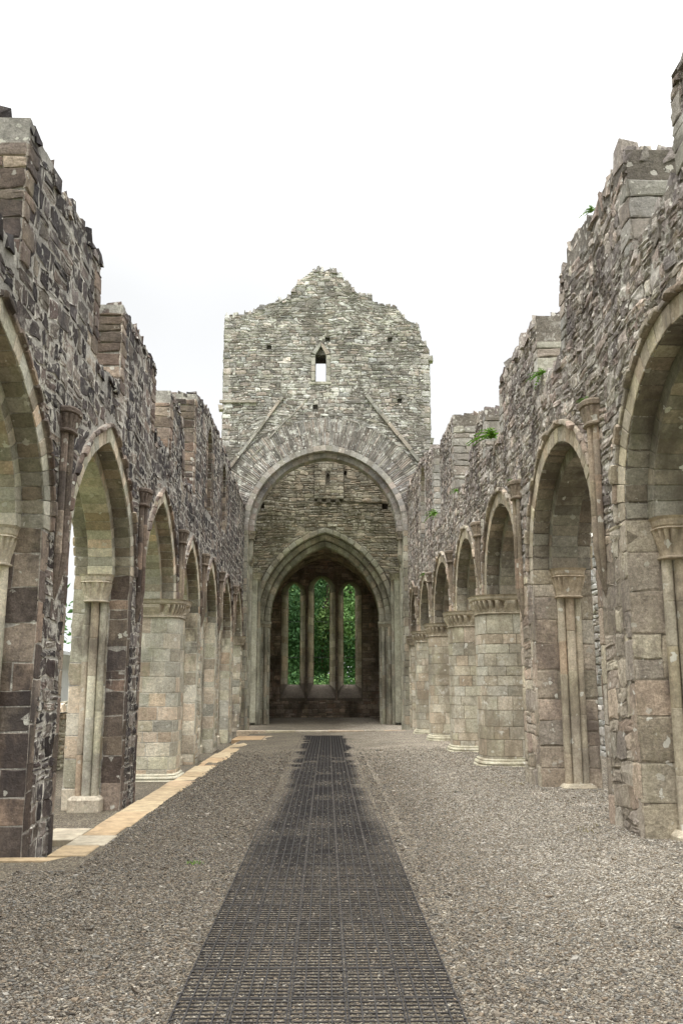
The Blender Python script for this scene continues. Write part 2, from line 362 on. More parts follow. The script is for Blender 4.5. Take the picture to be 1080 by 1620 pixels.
def thing(name, label, cat, loc=(0, 0, 0), group=None):
    o = bpy.data.objects.new(name, None); COL.objects.link(o); o.location = loc; o.empty_display_size = .3
    o['label'] = label; o['category'] = cat; o['kind'] = 'thing'
    if group: o['group'] = group
    return o
def tag(o, label, cat, group=None):
    o['label'] = label; o['category'] = cat; o['kind'] = 'thing'
    if group: o['group'] = group
    return o
def holder(name, parent, loc):
    """an Empty for a part that has sub-parts only"""
    o = bpy.data.objects.new(name, None); COL.objects.link(o); o.parent = parent
    o.location = Vector(loc) - world_loc(parent); return o

# ---- geometry helpers
PT = [0.0]
def arch_half(a, h, dr, n):
    """right-hand half of a two-centred arch, from springing (u=a) to apex: list of (u,v)"""
    if PT[0]:
        A_, H_ = a + dr, h + dr; c = PT[0] * A_; Rr = A_ + c; k = H_ / math.sqrt(Rr * Rr - c * c); th = math.acos(c / Rr)
        return [(-c + Rr * math.cos(th * i / n), k * Rr * math.sin(th * i / n)) for i in range(n + 1)]
    if h >= a - 1e-6:
        c = (h * h - a * a) / (2 * a); Rr = a + c + dr
        th = math.acos(min(1, c / Rr))
        return [(-c + Rr * math.cos(th * i / n), Rr * math.sin(th * i / n)) for i in range(n + 1)]
    return [((a + dr) * math.cos(math.pi / 2 * i / n), (h + dr) * math.sin(math.pi / 2 * i / n)) for i in range(n + 1)]
def arch_pts(a, h, dr=0.0, n=10):
    r = arch_half(a, h, dr, n)
    return [(u, v) for u, v in r] + [(-u, v) for u, v in reversed(r[:-1])]       # right -> apex -> left

def prism(m, poly, holes, Pf, Pb, holes_b=None, col=(0, 0, 0, 0)):
    """solid between front map Pf(u,v) and back map Pb(u,v)"""
    loops = [poly] + list(holes); loops_b = [poly] + list(holes_b if holes_b else holes)
    for LL, P, rev in ((loops, Pf, False), (loops_b, Pb, True)):
        flat = [p for l in LL for p in l]
        tri = tessellate_polygon([[Vector((p[0], p[1], 0)) for p in l] for l in LL])
        m.raw([P(*p) for p in flat], [t[::-1] if rev else t for t in tri], col)
    for la, lb in zip(loops, loops_b):
        n = len(la)
        m.raw([Pf(*p) for p in la] + [Pb(*p) for p in lb], [(i, (i + 1) % n, n + (i + 1) % n, n + i) for i in range(n)], col)

def intervals(polys, z):
    xs = []
    for P in polys:
        n = len(P)
        for i in range(n):
            (u0, z0), (u1, z1) = P[i], P[(i + 1) % n]
            if (z0 <= z) != (z1 <= z): xs.append(u0 + (z - z0) / (z1 - z0) * (u1 - u0))
    xs.sort()
    return list(zip(xs[::2], xs[1::2]))

def fill(m, polys, P, z0, z1, hr=(.09, .22), wr=(.14, .45), split=.25, wav=.02, **kw):
    """fills a plane region with courses of stones; polys = outer and holes in (u,z)"""
    Q = []
    def W(u, z): return P(u, z + wav * (mnoise.noise((u * .55, z * .5, 3.1)) * 3 + mnoise.noise((u * 2.7, z * 1.6, 9.1)) * 1.2))
    z = z0
    while z < z1 - .03:
        hgt = min(random.uniform(*hr), z1 - z)
        if z1 - z - hgt < hr[0] * .6: hgt = z1 - z
        e = .004
        A = intervals(polys, z + e); B = intervals(polys, z + hgt - e)
        prs = []
        if len(A) == len(B): prs = [(a[0], a[1], b[0], b[1]) for a, b in zip(A, B) if min(a[1], b[1]) > max(a[0], b[0])]
        else:
            for a in A:
                for b in B:
                    lo, hi = max(a[0], b[0]), min(a[1], b[1])
                    if hi - lo > .04: prs.append((lo, hi, lo, hi))
        for (a0, b0, a1, b1) in prs:
            wid = ((b0 - a0) + (b1 - a1)) / 2
            if wid < .03: continue
            cuts = [0.0]; cur = 0
            while True:
                s_ = random.uniform(*wr) * (1.25 if hgt < hr[0] * 1.4 else 1.0); cur += s_
                if cur > wid - wr[0] * .7: break
                cuts.append(cur / wid)
            cuts.append(1.0)
            for c0, c1 in zip(cuts[:-1], cuts[1:]):
                ua, ub = a0 + (b0 - a0) * c0, a0 + (b0 - a0) * c1; va, vb = a1 + (b1 - a1) * c0, a1 + (b1 - a1) * c1
                if hgt > .13 and random.random() < split:
                    t = random.uniform(.35, .65); um, vm_ = ua + (va - ua) * t, ub + (vb - ub) * t; zm = z + hgt * t
                    Q.append((W(ua, z), W(ub, z), W(vm_, zm), W(um, zm))); Q.append((W(um, zm), W(vm_, zm), W(vb, z + hgt), W(va, z + hgt)))
                else:
                    Q.append((W(ua, z), W(ub, z), W(vb, z + hgt), W(va, z + hgt)))
        z += hgt
    m.stones(np.array(Q, float).reshape(-1, 4, 3), **kw)

def rect(u0, u1, z0, z1): return [(u0, z0), (u1, z0), (u1, z1), (u0, z1)]

def loft(m, rings, col=(.5, .5, 1, 1), cap=True, closed=True):
    n = len(rings[0]); V = [p for r in rings for p in r]; F = []
    for k in range(len(rings) - 1):
        for i in range(n if closed else n - 1):
            j = (i + 1) % n
            F.append((k * n + i, k * n + j, (k + 1) * n + j, (k + 1) * n + i))
    if cap: F.append(tuple(range(n))[::-1]); F.append(tuple((len(rings) - 1) * n + i for i in range(n)))
    m.raw(V, F, col)

def box(m, x0, x1, y0, y1, z0, z1, jit=0.0, col=None):
    c = np.array([(x0, y0, z0), (x1, y0, z0), (x1, y1, z0), (x0, y1, z0), (x0, y0, z1), (x1, y0, z1), (x1, y1, z1), (x0, y1, z1)], float)
    if jit: c += rng.normal(0, jit, c.shape)
    if col is None: col = (random.random(), random.random(), 1, 1)
    m.raw(c, [(0, 3, 2, 1), (4, 5, 6, 7), (0, 1, 5, 4), (1, 2, 6, 5), (2, 3, 7, 6), (3, 0, 4, 7)], col)

def tube(m, pts, rad, n=8, col=(.5, .5, 1, 1)):
    rings = []
    for k, p in enumerate(pts):
        p = Vector(p); d = (Vector(pts[min(k + 1, len(pts) - 1)]) - Vector(pts[max(k - 1, 0)])).normalized()
        x = d.orthogonal().normalized(); y = d.cross(x); r = rad[k] if hasattr(rad, '__len__') else rad
        if k == 0: x0 = x
        else:
            x = (x0 - d * x0.dot(d)).normalized(); y = d.cross(x); x0 = x
        rings.append([tuple(p + x * r * math.cos(2 * math.pi * i / n) + y * r * math.sin(2 * math.pi * i / n)) for i in range(n)])
    loft(m, rings, col)

def supere(cx, cy, rx, ry, z, n=40, e=2.0, lob=0.0, k=0, ph=0):
    out = []
    for i in range(n):
        t = 2 * math.pi * i / n; c, s_ = math.cos(t), math.sin(t)
        f = 1 + lob * (abs(math.sin(k * t / 2 + ph)) - .5) if k else 1
        out.append((cx + math.copysign(abs(c) ** (2 / e), c) * rx * f, cy + math.copysign(abs(s_) ** (2 / e), s_) * ry * f, z))
    return out

def round_shaft(m, x, y, z0, z1, r, joint=.55, n=12):
    """vertical shaft with fine joints"""
    z = z0
    while z < z1 - .02:
        zz = min(z1, z + random.uniform(.8, 1.2) * joint)
        if z1 - zz < .15: zz = z1
        rr = r * random.uniform(.97, 1.02); c = (random.random(), random.random(), 1, 1)
        prof = [(z, rr * .94), (z + .012, rr), (zz - .012, rr), (zz, rr * .94)]
        loft(m, [[(x + q * math.cos(2 * math.pi * i / n), y + q * math.sin(2 * math.pi * i / n), h) for i in range(n)] for h, q in prof], c)
        z = zz

def cap_stones(m, line, xa, xb, P, hr=(.06, .18), wr=(.16, .5), rows=(2, 3), over=.03):
    """ragged loose-looking top courses along a top line of (u,z) points; P(x,u,z)"""
    for (u0, z0), (u1, z1) in zip(line[:-1], line[1:]):
        L = abs(u1 - u0)
        if L < .05: continue
        u = 0
        while u < L - .03:
            wd = min(random.uniform(*wr), L - u)
            za = z0 + (z1 - z0) * (u + wd / 2) / L
            k = random.choice(rows); xs = [xa - over] + sorted(xa + (xb - xa) * (i + 1 + random.uniform(-.2, .2)) / k for i in range(k - 1)) + [xb + over]
            for a, b in zip(xs[:-1], xs[1:]):
                if random.random() < .12: continue
                h = random.uniform(*hr)
                s_ = 1 if u1 > u0 else -1
                ua, ub = u0 + s_ * (u + .008), u0 + s_ * (u + wd - .008)
                if ua > ub: ua, ub = ub, ua
                o = random.uniform(-.035, .035)
                c = np.array([P(a + .01 + o, ua, za - .14), P(b - .01, ua, za - .14), P(b - .01, ub, za - .14), P(a + .01 + o, ub, za - .14),
                              P(a + .01 + o, ua, za + h), P(b - .01, ua, za + h), P(b - .01, ub, za + h), P(a + .01 + o, ub, za + h)], float)
                c += rng.normal(0, .022, c.shape); c[4:, :] += (c[4:, :].mean(0) - c[4:, :]) * rng.uniform(.1, .45); c[4:, 2] += rng.normal(0, .03, 4); c[:, 2] += 0
                m.raw(c, [(0, 3, 2, 1), (4, 5, 6, 7), (0, 1, 5, 4), (1, 2, 6, 5), (2, 3, 7, 6), (3, 0, 4, 7)], (random.random(), random.random(), .9, 1))
            u += wd

def ragged(line, step=.26, amp=.055):
    """breaks the sloping runs of a top line into short steps"""
    out = [line[0]]
    for (u0, z0), (u1, z1) in zip(line[:-1], line[1:]):
        L = abs(u1 - u0)
        if L > step * 1.5:
            n = int(L / step); pz = z0
            for i in range(1, n + 1):
                t = (i - random.uniform(.2, .8)) / n; u = u0 + (u1 - u0) * t
                nzv = z0 + (z1 - z0) * t + random.uniform(-amp, amp)
                out.append((u, pz)); out.append((u + (u1 - u0) / L * .012, nzv)); pz = nzv
            out.append((u1 - (u1 - u0) / L * .01, pz))
        out.append((u1, z1))
    return out

def ring_stones(m, P, a, h, d0, d1, n, hh, **kw):
    """voussoirs on the plane P(u,v) between arch offsets d0 (inner) and d1"""
    Q = []
    ri, ro = arch_half(a, h, d0, n), arch_half(a, h, d1, n)
    for i in range(n):
        for sgn in (1, -1):
            f = lambda q: P(sgn * q[0], q[1])
            q = (f(ri[i]), f(ro[i]), f(ro[i + 1]), f(ri[i + 1]))
            Q.append(q if sgn > 0 else (q[1], q[0], q[3], q[2]))
    return Q

# ------------------------------------------------------------------ ground
def gz(x, y):
    if y > 32.3: return -0.02 if y < 33 else -0.1
    if x < 0:
        z = -0.05 * min(1, max(0, -x - .88) / 1.5)
        if x < -2.62 and y > 9.3: z -= .15 * min(1, (-x - 2.62) / .3) * min(1, (y - 9.3) / .4)
    else:
        k = 1.0 if y < 13 else max(.3, 1 - (y - 13) / 24)
        z = .2 * k * min(1.0, max(0, x - .85) / 2.25)
    return z
def gz2(x, y):
    z = gz(x, y)
    if -5 < x < 5 and 2 < y < 33:
        ax = abs(x + .03)
        n1, n2 = mnoise.noise((x * .9, y * .9, 0)), mnoise.noise((x * 1.6, y * 1.1, 7.7))
        if ax < .9:                                # gravel drifting over the matting further on
            z += max(0, min(1, (y - 6.5) / 5)) * (.001 + .0045 * n2) + max(0, min(1, (y - 8) / 6)) * .013 * max(0, (ax - .5) / .3)
        else: z += .012 * n1 + .004
        if x > 2.8: z += .035 * min(1, (x - 2.8) / .3) * max(0, .3 + mnoise.noise((x * 1.5, y * 1.7, 2.2)))
    return z
gm = MB()
xs = [-400, -120, -40, -20, -12, -8, -6] + [round(-5 + .2 * i, 3) for i in range(51)] + [6, 8, 12, 20, 40, 120, 400]
ys = [-60, -10, 0, 2] + [3 + .3 * i for i in range(100)] + [33.1, 34, 36, 40, 45, 50, 60, 80, 150, 600]
V = []
for y in ys:
    for x in xs:
        z = gz2(x, y)
        V.append((x, y, z))
nx = len(xs)
F = [(j * nx + i, j * nx + i + 1, (j + 1) * nx + i + 1, (j + 1) * nx + i) for j in range(len(ys) - 1) for i in range(nx - 1)]
gm.raw(V, F)
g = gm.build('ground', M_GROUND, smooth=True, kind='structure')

# ------------------------------------------------------------------ arcade walls
SPRING = 3.36; T = 0.86; XW = 3.1; Y_END = 33.2
def rect_pier(par, side, yc, hl, zb, mat_face, mat_ash, shafts=True):
    """square pier whose nave face runs up into the wall; clustered shafts under the arch soffits"""
    X = lambda d: side * (XW + d)
    m = MB()
    y0, y1 = yc - hl, yc + hl
    box(m, min(X(0), X(T)), max(X(0), X(T)), y0, y1, zb - .3, SPRING, col=(0, 0, 0, 0))
    fl = (lambda q: q) if side < 0 else (lambda q: q)
    def nave(u, z): return (X(0), u, z) if side < 0 else (X(0), y0 + y1 - u, z)
    # nave face: rubble between dressed quoins
    fill(m, [rect(y0 + .17, y1 - .1, zb - .05, SPRING)], nave, zb - .05, SPRING, hr=(.09, .24) if side < 0 else (.12, .34), wr=(.14, .36) if side < 0 else (.2, .5), wav=.04, h=.006 if side < 0 else .009, gap=.027 if side < 0 else .014, bev=.012 if side < 0 else .024, jit=.018, tilt=.4, base=.001 if side < 0 else .02)
    o = m.build('pier', mat_face, par)
    a = MB()
    # west face (towards the camera) and east face in large dressed blocks
    def west(u, z): return (u, y0, z)
    def east(u, z): return (-u, y1, z)
    xa, xb = sorted((X(0), X(T)))
    kw = dict(hr=(.28, .46), wr=(.26, .55), split=0.1, wav=.006, h=.009 if side > 0 else .004, gap=.013 if side > 0 else .015, bev=.012 if side > 0 else .006, jit=.008, tilt=.25, base=.001)
    pale = MB()
    if side < 0 and yc > 12:
        fill(pale, [rect(xa - .015, xb - .3, zb - .02, SPRING)], west, zb - .02, SPRING, **kw)
        fill(a, [rect(xb - .3, xb, zb - .02, SPRING)], west, zb - .02, SPRING, **kw)
    else: fill(a, [rect(xa - .015, xb, zb - .02, SPRING)], west, zb - .02, SPRING, **kw)
    a.build('ashlar_face', mat_ash, o); pale.build('ashlar_face', M_ASH_L, o)
    a = MB(); fill(a, [rect(-xb, -xa + .015, zb - .02, SPRING)], east, zb - .02, SPRING, **kw); a.build('ashlar_face', mat_ash, o)
    # quoins on the nave face
    def quo(u0, u1):
        z = zb - .02; Q = []
        while z < SPRING - .05:
            h = min(random.uniform(.28, .46), SPRING - z)
            d = random.uniform(.0, .09)
            ua, ub = (u0, u1 + d) if u0 < yc else (u0 - d, u1)
            Q.append([(X(0), ua, z), (X(0), ub, z), (X(0), ub, z + h), (X(0), ua, z + h)] if side < 0 else
                     [(X(0), ub, z), (X(0), ua, z), (X(0), ua, z + h), (X(0), ub, z + h)])
            z += h
        a = MB(); a.stones(np.array(Q), h=.012 if side > 0 else .005, gap=.014 if side > 0 else .018, bev=.014 if side > 0 else .006, jit=.009, tilt=.2, base=.001); a.build('quoins', mat_ash, o)
    quo(y0 - .012, y0 + .18); quo(y1 - .12, y1 + .012)
    def aisle(u, z): return (X(T), y0 + y1 - u, z) if side < 0 else (X(T), u, z)
    a = MB(); fill(a, [rect(y0, y1, zb, SPRING)], aisle, zb, SPRING, **kw); a.build('ashlar_face', mat_ash, o)
    # plinth under the shafts, shafts and scalloped capital
    for fy, sg in ((y0, -1), (y1, 1)):
        xc = side * (XW + .495)
        if shafts:
            b = MB()
            ph = .07 if side > 0 else .2
            rings = [supere(xc, fy + sg * .06, .25, .17, zb - .12, 28, 6), supere(xc, fy + sg * .06, .25, .17, zb + ph - .02, 28, 6), supere(xc, fy + sg * .06, .235, .155, zb + ph, 28, 5), supere(xc, fy + sg * .06, .2, .14, zb + ph + .03, 28, 4)]
            loft(b, rings, (.6, .5, 1, 1)); b.build('pier_base', M_COL_R if side > 0 else M_ASH_L, o)
            for dx, dy, r in ((-.118, .05, .058), (0, .09, .066), (.118, .05, .058)):
                sm = MB(); round_shaft(sm, xc + dx, fy + sg * dy, zb + ph, SPRING - .4, r); sm.build('shaft', M_DRESS if side > 0 else M_ASH_L, o, smooth=False)
        capital(o, xc, fy + sg * .05, .175, .145, SPRING - .43, SPRING, M_DRESS if side > 0 else M_ASH_L, e=3, k=15, fl=.06)
    return o

def capital(par, cx, cy, rx, ry, z0, z1, mat, e=3.0, k=24, fl=.095):
    m = MB(); H = z1 - z0; n = 78
    R = [(0, 0, 0), (.02, .025, 0), (.05, .025, 0), (.08, .0, .0), (.2, .003, .06), (.38, .018, .16), (.55, .035, .22), (.68, .05, .17), (.72, .075, 0), (.76, fl - .01, 0), (.80, fl, 0), (.93, fl + .01, 0), (1.0, fl + .03, 0)]
    loft(m, [supere(cx, cy, rx + d, ry + d, z0 + t * H, n, e, lob, k) for t, d, lob in R], (.6, .4, 1, 1))
    return m.build('capital', mat, par)

def round_pier(par, side, yc, rx, ry, zb, mat, e=3.2):
    xc = side * (XW + T / 2)
    m = MB()
    n = 48; ztop = SPRING - .36
    loft(m, [supere(xc, yc, rx - .004, ry - .004, zb - .2, 96, e), supere(xc, yc, rx - .004, ry - .004, ztop, 96, e)], (0, 0, 0, 0))
    def perim():
        pts = supere(xc, yc, rx, ry, 0, 240, e); L = [0]
        for i in range(240): L.append(L[-1] + math.dist(pts[i][:2], pts[(i + 1) % 240][:2]))
        return pts, L
    pts, L = perim(); Lt = L[-1]
    def at(s_, z):
        s_ %= Lt; i = int(np.searchsorted(L, s_, side='right')) - 1; i = min(max(i, 0), 239); t = (s_ - L[i]) / (L[i + 1] - L[i] + 1e-9)
        p, q = pts[i], pts[(i + 1) % 240]; return (p[0] + (q[0] - p[0]) * t, p[1] + (q[1] - p[1]) * t, z)
    z = zb - .02
    while z < ztop - .03:
        h = min(random.uniform(.17, .32), ztop - z)
        if ztop - z - h < .1: h = ztop - z
        s0 = random.uniform(0, .4); cnt = max(8, int(Lt / random.uniform(.3, .42))); ed = sorted(s0 + Lt * (i + random.uniform(-.22, .22)) / cnt for i in range(cnt))
        ed.append(ed[0] + Lt)
        for a, b in zip(ed[:-1], ed[1:]):
            g_, bv = (.0045, .004) if side > 0 else (.009, .003); dh = random.uniform(.001, .005 if side > 0 else .003)
            k = max(2, int((b - a) / .05)); ss = [a + g_, a + g_ + bv] + [a + g_ + bv + (b - a - 2 * g_ - 2 * bv) * i / k for i in range(1, k)] + [b - g_ - bv, b - g_]
            V_ = []
            for r_i, (zz, dz_) in enumerate(((z + g_, -.006), (z + g_ + bv, dh), (z + h - g_ - bv, dh), (z + h - g_, -.006))):
                for c_i, s_i in enumerate(ss):
                    q0 = at(s_i, zz); ax, ay = q0[0] - xc, q0[1] - yc; L_ = math.hypot(ax, ay); d_ = -.006 if c_i in (0, len(ss) - 1) else dz_
                    V_.append((q0[0] + ax / L_ * d_, q0[1] + ay / L_ * d_, zz + random.gauss(0, .002)))
            w_ = len(ss); m.raw(V_, [(r * w_ + i, r * w_ + i + 1, (r + 1) * w_ + i + 1, (r + 1) * w_ + i) for r in range(3) for i in range(w_ - 1)], (random.random(), random.random(), 1, 1))
        z += h
    o = m.build('pier', mat, par)
    capital(o, xc, yc, rx + .005, ry + .005, SPRING - .36, SPRING, mat, e=e, k=52, fl=.1)
    b = MB()
    prof = [(-.2, .1), (.03, .1), (.045, .085), (.05, .07), (.075, .085), (.1, .075), (.115, .04), (.14, .04), (.155, .015), (.165, .0)]
    loft(b, [supere(xc, yc, rx + d, ry + d, zb + h, 60, e) for h, d in prof], (.7, .5, 1, 1))
    b.build('pier_base', mat, o)
    return o

def corbel(par, side, yc, ztop, zbot, mat):
    """slim wall shafts ending in a tapering tail, under a moulded cap"""
    k = .66 if side > 0 else .76
    X = lambda d: side * (XW - d)
    m = MB(); n = 10
    zc = ztop - .3
    offs = ((-.125 * k, .035, .06 * k), (0, .07, .07 * k), (.125 * k, .035, .06 * k))
    for dy, dx, r in offs:
        zl = zbot + .6
        round_shaft(m, X(dx), yc + dy, zl, zc, r, .42, n)
        prof = [(zl, 1, 0), (zl - .22, .85, .3), (zl - .44, .55, .7), (zl - .6, .2, 1.1)]
        loft(m, [[(X(dx * (1 - q) - .02 * q) + r * s_ * math.cos(2 * math.pi * i / n), yc + dy * (1 - .8 * q) + r * s_ * math.sin(2 * math.pi * i / n), z) for i in range(n)] for z, s_, q in prof], (.4, .5, 1, 1))
    o = m.build('corbel_shaft', mat, par)
    c = MB()
    R = [(0, 0, 0), (.015, .02, 0), (.035, .02, 0), (.05, .0, 0), (.1, .008, .16), (.16, .02, .22), (.21, .035, .16), (.225, .03, 0), (.235, .055, 0), (.28, .062, 0), (.3, .05, 0)]
    loft(c, [supere(X(.035), yc, .09 + d, .215 * k + d, zc + z, 56, 2.6, lob, 11) for z, d, lob in R], (.5, .4, 1, 1))
    c.build('capital', mat, o)
    return o

def arcade(name, label, side, piers, tops, windows, mat_rub, mat_ash, y_start, last):
    """piers: (yc, half length, kind, base z); tops: top line (y,z); windows: holes (y0,y1,z0,zs,za)"""
    t = thing(name, label, 'ruined wall', (side * (XW + T / 2), 18, 0))
    X = lambda d: side * (XW + d)
    # ---- openings between piers
    ops = []
    for (p, q) in zip(piers[:-1], piers[1:]):
        a0, a1 = p[0] + p[1], q[0] - q[1]; ops.append(((a0 + a1) / 2, (a1 - a0) / 2, q[4]))
    a0 = piers[-1][0] + piers[-1][1]; ops.append(((a0 + last[0]) / 2, (last[0] - a0) / 2, last[1]))
    RING, HOOD = .22, .30
    def outline(dr):
        top = ragged(tops)
        pl = list(top)                           # y increasing
        pl.append((Y_END, SPRING))
        for (yc, a, rise) in reversed(ops):
            pts = arch_pts(a, rise, dr, 14)       # right..left
            pl += [(yc + u, SPRING + v) for u, v in pts]
        pl.append((y_start, SPRING))
        return pl, top
    st = random.getstate(); poly, top = outline(0.0); random.setstate(st); polyf, _ = outline(HOOD)
    def win(y0, y1, z0, zs, za, n=6):
        a = (y1 - y0) / 2; yc = (y0 + y1) / 2
        return [(y0, z0), (y1, z0)] + [(yc + u, zs + v) for u, v in arch_pts(a, max(za - zs, a), 0, n)]
    holes = [win(*w_) for w_ in windows]
    m = MB()
    prism(m, poly, holes, lambda u, v: (X(0), u, v), lambda u, v: (X(T), u, v))
    nave = (lambda u, z: (X(0), u, z)) if side < 0 else (lambda u, z: (X(0), -u, z))
    aisle = (lambda u, z: (X(T), -u, z)) if side < 0 else (lambda u, z: (X(T), u, z))
    mir = lambda PL: [[(-u, z) for u, z in p] for p in PL]
    PF = [polyf] + holes
    zt = max(z for _, z in tops) + .2
    kw = dict(hr=(.07, .2) if side > 0 else (.1, .27), wr=(.09, .38) if side > 0 else (.14, .5), split=.35 if side > 0 else .22, wav=.05, h=.014 if side > 0 else .006, gap=.02 if side > 0 else .034, bev=.03 if side > 0 else .012, jit=.024, tilt=.7 if side > 0 else .4, base=.004 if side > 0 else .001)
    fill(m, PF if side < 0 else mir(PF), nave, SPRING, zt, **kw)
    kw2 = dict(kw); kw2.update(hr=(.2, .34), wr=(.3, .7), split=.1)
    fill(m, mir(PF) if side < 0 else PF, aisle, SPRING, zt, **kw2)
    cap_stones(m, top, min(X(0), X(T)), max(X(0), X(T)), lambda x, u, z: (x, u, z), hr=(.0, .12), wr=(.08, .32), rows=(3, 4, 5))
    o = m.build('rubble_wall', mat_rub, t)
    # ---- dressed jambs of the broken clerestory openings (vertical drops in the top line, and the holes)
    j = MB(); Q = []
    def jamb(y, z0, z1, face):                    # face -1: looks towards the camera
        z = z0
        while z < z1 - .04:
            h = min(random.uniform(.1, .25), z1 - z); cut = random.uniform(.25, .7) * T
            xa, xb = sorted((X(0), X(T))); xm = X(cut)
            for p, q in ((xa - .01, xm), (xm, xb)):
                Q.append([(p, y, z), (q, y, z), (q, y, z + h), (p, y, z + h)] if face < 0 else [(q, y, z), (p, y, z), (p, y, z + h), (q, y, z + h)])
            d = random.uniform(.16, .34)          # the quoin shows on the nave face too
            ya, yb = (y, y + d) if face < 0 else (y - d, y)
            Q.append([(X(-.012), ya, z), (X(-.012), yb, z), (X(-.012), yb, z + h), (X(-.012), ya, z + h)] if side < 0 else
                     [(X(-.012), yb, z), (X(-.012), ya, z), (X(-.012), ya, z + h), (X(-.012), yb, z + h)])
            z += h
        j = MB(); j.stones(np.array(Q), h=.012, gap=.014, bev=.014, jit=.01, tilt=.3); j.build('window_jamb', M_TOWDRESS if side > 0 else mat_ash, o); Q.clear()
    for (u0, z0), (u1, z1) in zip(tops[:-1], tops[1:]):
        if abs(u1 - u0) < .12 and abs(z1 - z0) > .4: jamb((u0 + u1) / 2 - (.012 if z1 > z0 else -.012), min(z0, z1), max(z0, z1) - random.uniform(.1, .4), -1 if z1 > z0 else 1)
    for (y0, y1, z0, zs, za) in windows:
        jamb(y1 - .006, z0, zs, -1); jamb(y0 + .006, z0, zs, 1)
        a = (y1 - y0) / 2; yc = (y0 + y1) / 2
        hf = arch_pts(a, max(za - zs, a), 0, 6)
        for p, q in zip(hf[:-1], hf[1:]):
            c = [(X(0), yc + p[0], zs + p[1]), (X(T), yc + p[0], zs + p[1]), (X(T), yc + q[0], zs + q[1]), (X(0), yc + q[0], zs + q[1])]
            Q.append(c if side > 0 else [c[1], c[0], c[3], c[2]])
        j = MB(); j.stones(np.array(Q), h=.012, gap=.014, bev=.01, jit=.006, tilt=.15); j.build('window_head', mat_ash, o); Q.clear()
    # ---- arches
    for (yc, a, rise) in ops:
        n = max(7, int((a + rise) / .23))
        am = MB()
        Pn = (lambda u, v: (X(-.004), yc + u, SPRING + v)) if side < 0 else (lambda u, v: (X(-.004), yc - u, SPRING + v))
        am.stones(np.array(ring_stones(am, Pn, a, rise, 0, RING, n, .02)), h=.009, gap=.006, bev=.006, jit=.003, tilt=.15, base=.06)
        front = am; am = MB(); hm = MB()
        hm.stones(np.array(ring_stones(hm, Pn, a, rise, RING, HOOD, n, .02)), h=.06, gap=.004, bev=.01, jit=.004, tilt=.04, base=.03)
        Pa = (lambda u, v: (X(T + .004), yc - u, SPRING + v)) if side < 0 else (lambda u, v: (X(T + .004), yc + u, SPRING + v))
        am.stones(np.array(ring_stones(am, Pa, a, rise, 0, HOOD, n, .02)), h=.03, gap=.01, bev=.01, jit=.004, tilt=.1, base=.04)
        ao = front.build('arch', M_DRESS if side > 0 else M_ASH_L, t); am.build('voussoirs', M_DRESS, ao)
        hm.build('hood_mould', M_ASH_R if side > 0 else mat_ash, ao)
        # soffit of the outer order, and the narrower inner order below it
        rin = arch_half(a, rise, 0, n); W0, W1 = .24, .62
        cuts = [(0.0, .24), (.62, T)]
        for d0, d1 in cuts:
            sm = MB(); Q = []
            for sgn in (1, -1):
                for i in range(n):
                    p, q = rin[i], rin[i + 1]
                    c = [(X(d0), yc + sgn * p[0], SPRING + p[1]), (X(d1), yc + sgn * p[0], SPRING + p[1]), (X(d1), yc + sgn * q[0], SPRING + q[1]), (X(d0), yc + sgn * q[0], SPRING + q[1])]
                    if (side * sgn) < 0: c = [c[1], c[0], c[3], c[2]]
                    Q.append(c)
            sm.stones(np.array(Q), h=.008, gap=.012, bev=.008, jit=.006, tilt=.3, base=.05); sm.build('soffit', M_SOFFIT, ao)
        DI = .17
        rm = MB(); ai, hi = a - DI, rise - DI
        pi, po = arch_pts(a, rise, -DI, n), arch_pts(a, rise, .02, n)
        loft(rm, [[(X(W0), yc + i_[0], SPRING + i_[1]), (X(W1), yc + i_[0], SPRING + i_[1]), (X(W1), yc + o_[0], SPRING + o_[1]), (X(W0), yc + o_[0], SPRING + o_[1])] for i_, o_ in zip(pi, po)], (0, 0, 0, 0))
        Q = []
        for i in range(len(pi) - 1):
            p, q, P_, Q_ = pi[i], pi[i + 1], po[i], po[i + 1]
            yz = lambda d, s_: (X(d), yc + s_[0], SPRING + s_[1])
            c = [yz(W0, p), yz(W1, p), yz(W1, q), yz(W0, q)]; Q.append(c if side > 0 else [c[1], c[0], c[3], c[2]])
            c = [yz(W0, p), yz(W0, q), yz(W0, Q_), yz(W0, P_)]; Q.append(c if side > 0 else [c[1], c[0], c[3], c[2]])
            c = [yz(W1, q), yz(W1, p), yz(W1, P_), yz(W1, Q_)]; Q.append(c if side > 0 else [c[1], c[0], c[3], c[2]])
        rm.stones(np.array(Q), h=.007, gap=.006, bev=.005, jit=.003, tilt=.15)
        rm.build('inner_order', M_SOFFIT if side > 0 else M_ASH_L, ao)
    # ---- piers and corbels
    for k, (yc, hl, kind, zb, _) in enumerate(piers):
        if kind == 'rect': rect_pier(t, side, yc, hl, zb, mat_rub if side < 0 else M_ASH_R, mat_ash if k < 3 or side > 0 else M_ASH_L)
        elif kind == 'sq': rect_pier(t, side, yc, hl, zb, M_ASH_L, M_ASH_L)
        else: round_pier(t, side, yc, .56, hl + .03, zb, M_COL_R if side > 0 else M_ASH_L, 3.2 if side > 0 else 5)
        if yc > 8:
            corbel(t, side, yc + (.25 if kind == 'rect' and side > 0 else .05), 4.88, 2.55 if kind == 'rect' else 2.95 if side < 0 else 3.5,
                   M_CORBEL if side > 0 or yc > 17 else M_ASH_DARK)
    # respond against the crossing
    r = MB(); xa, xb = sorted((X(0), X(T)))
    box(r, xa, xb, last[0], Y_END, -.3, SPRING, col=(0, 0, 0, 0))
    def west(u, z): return (u, last[0], z)
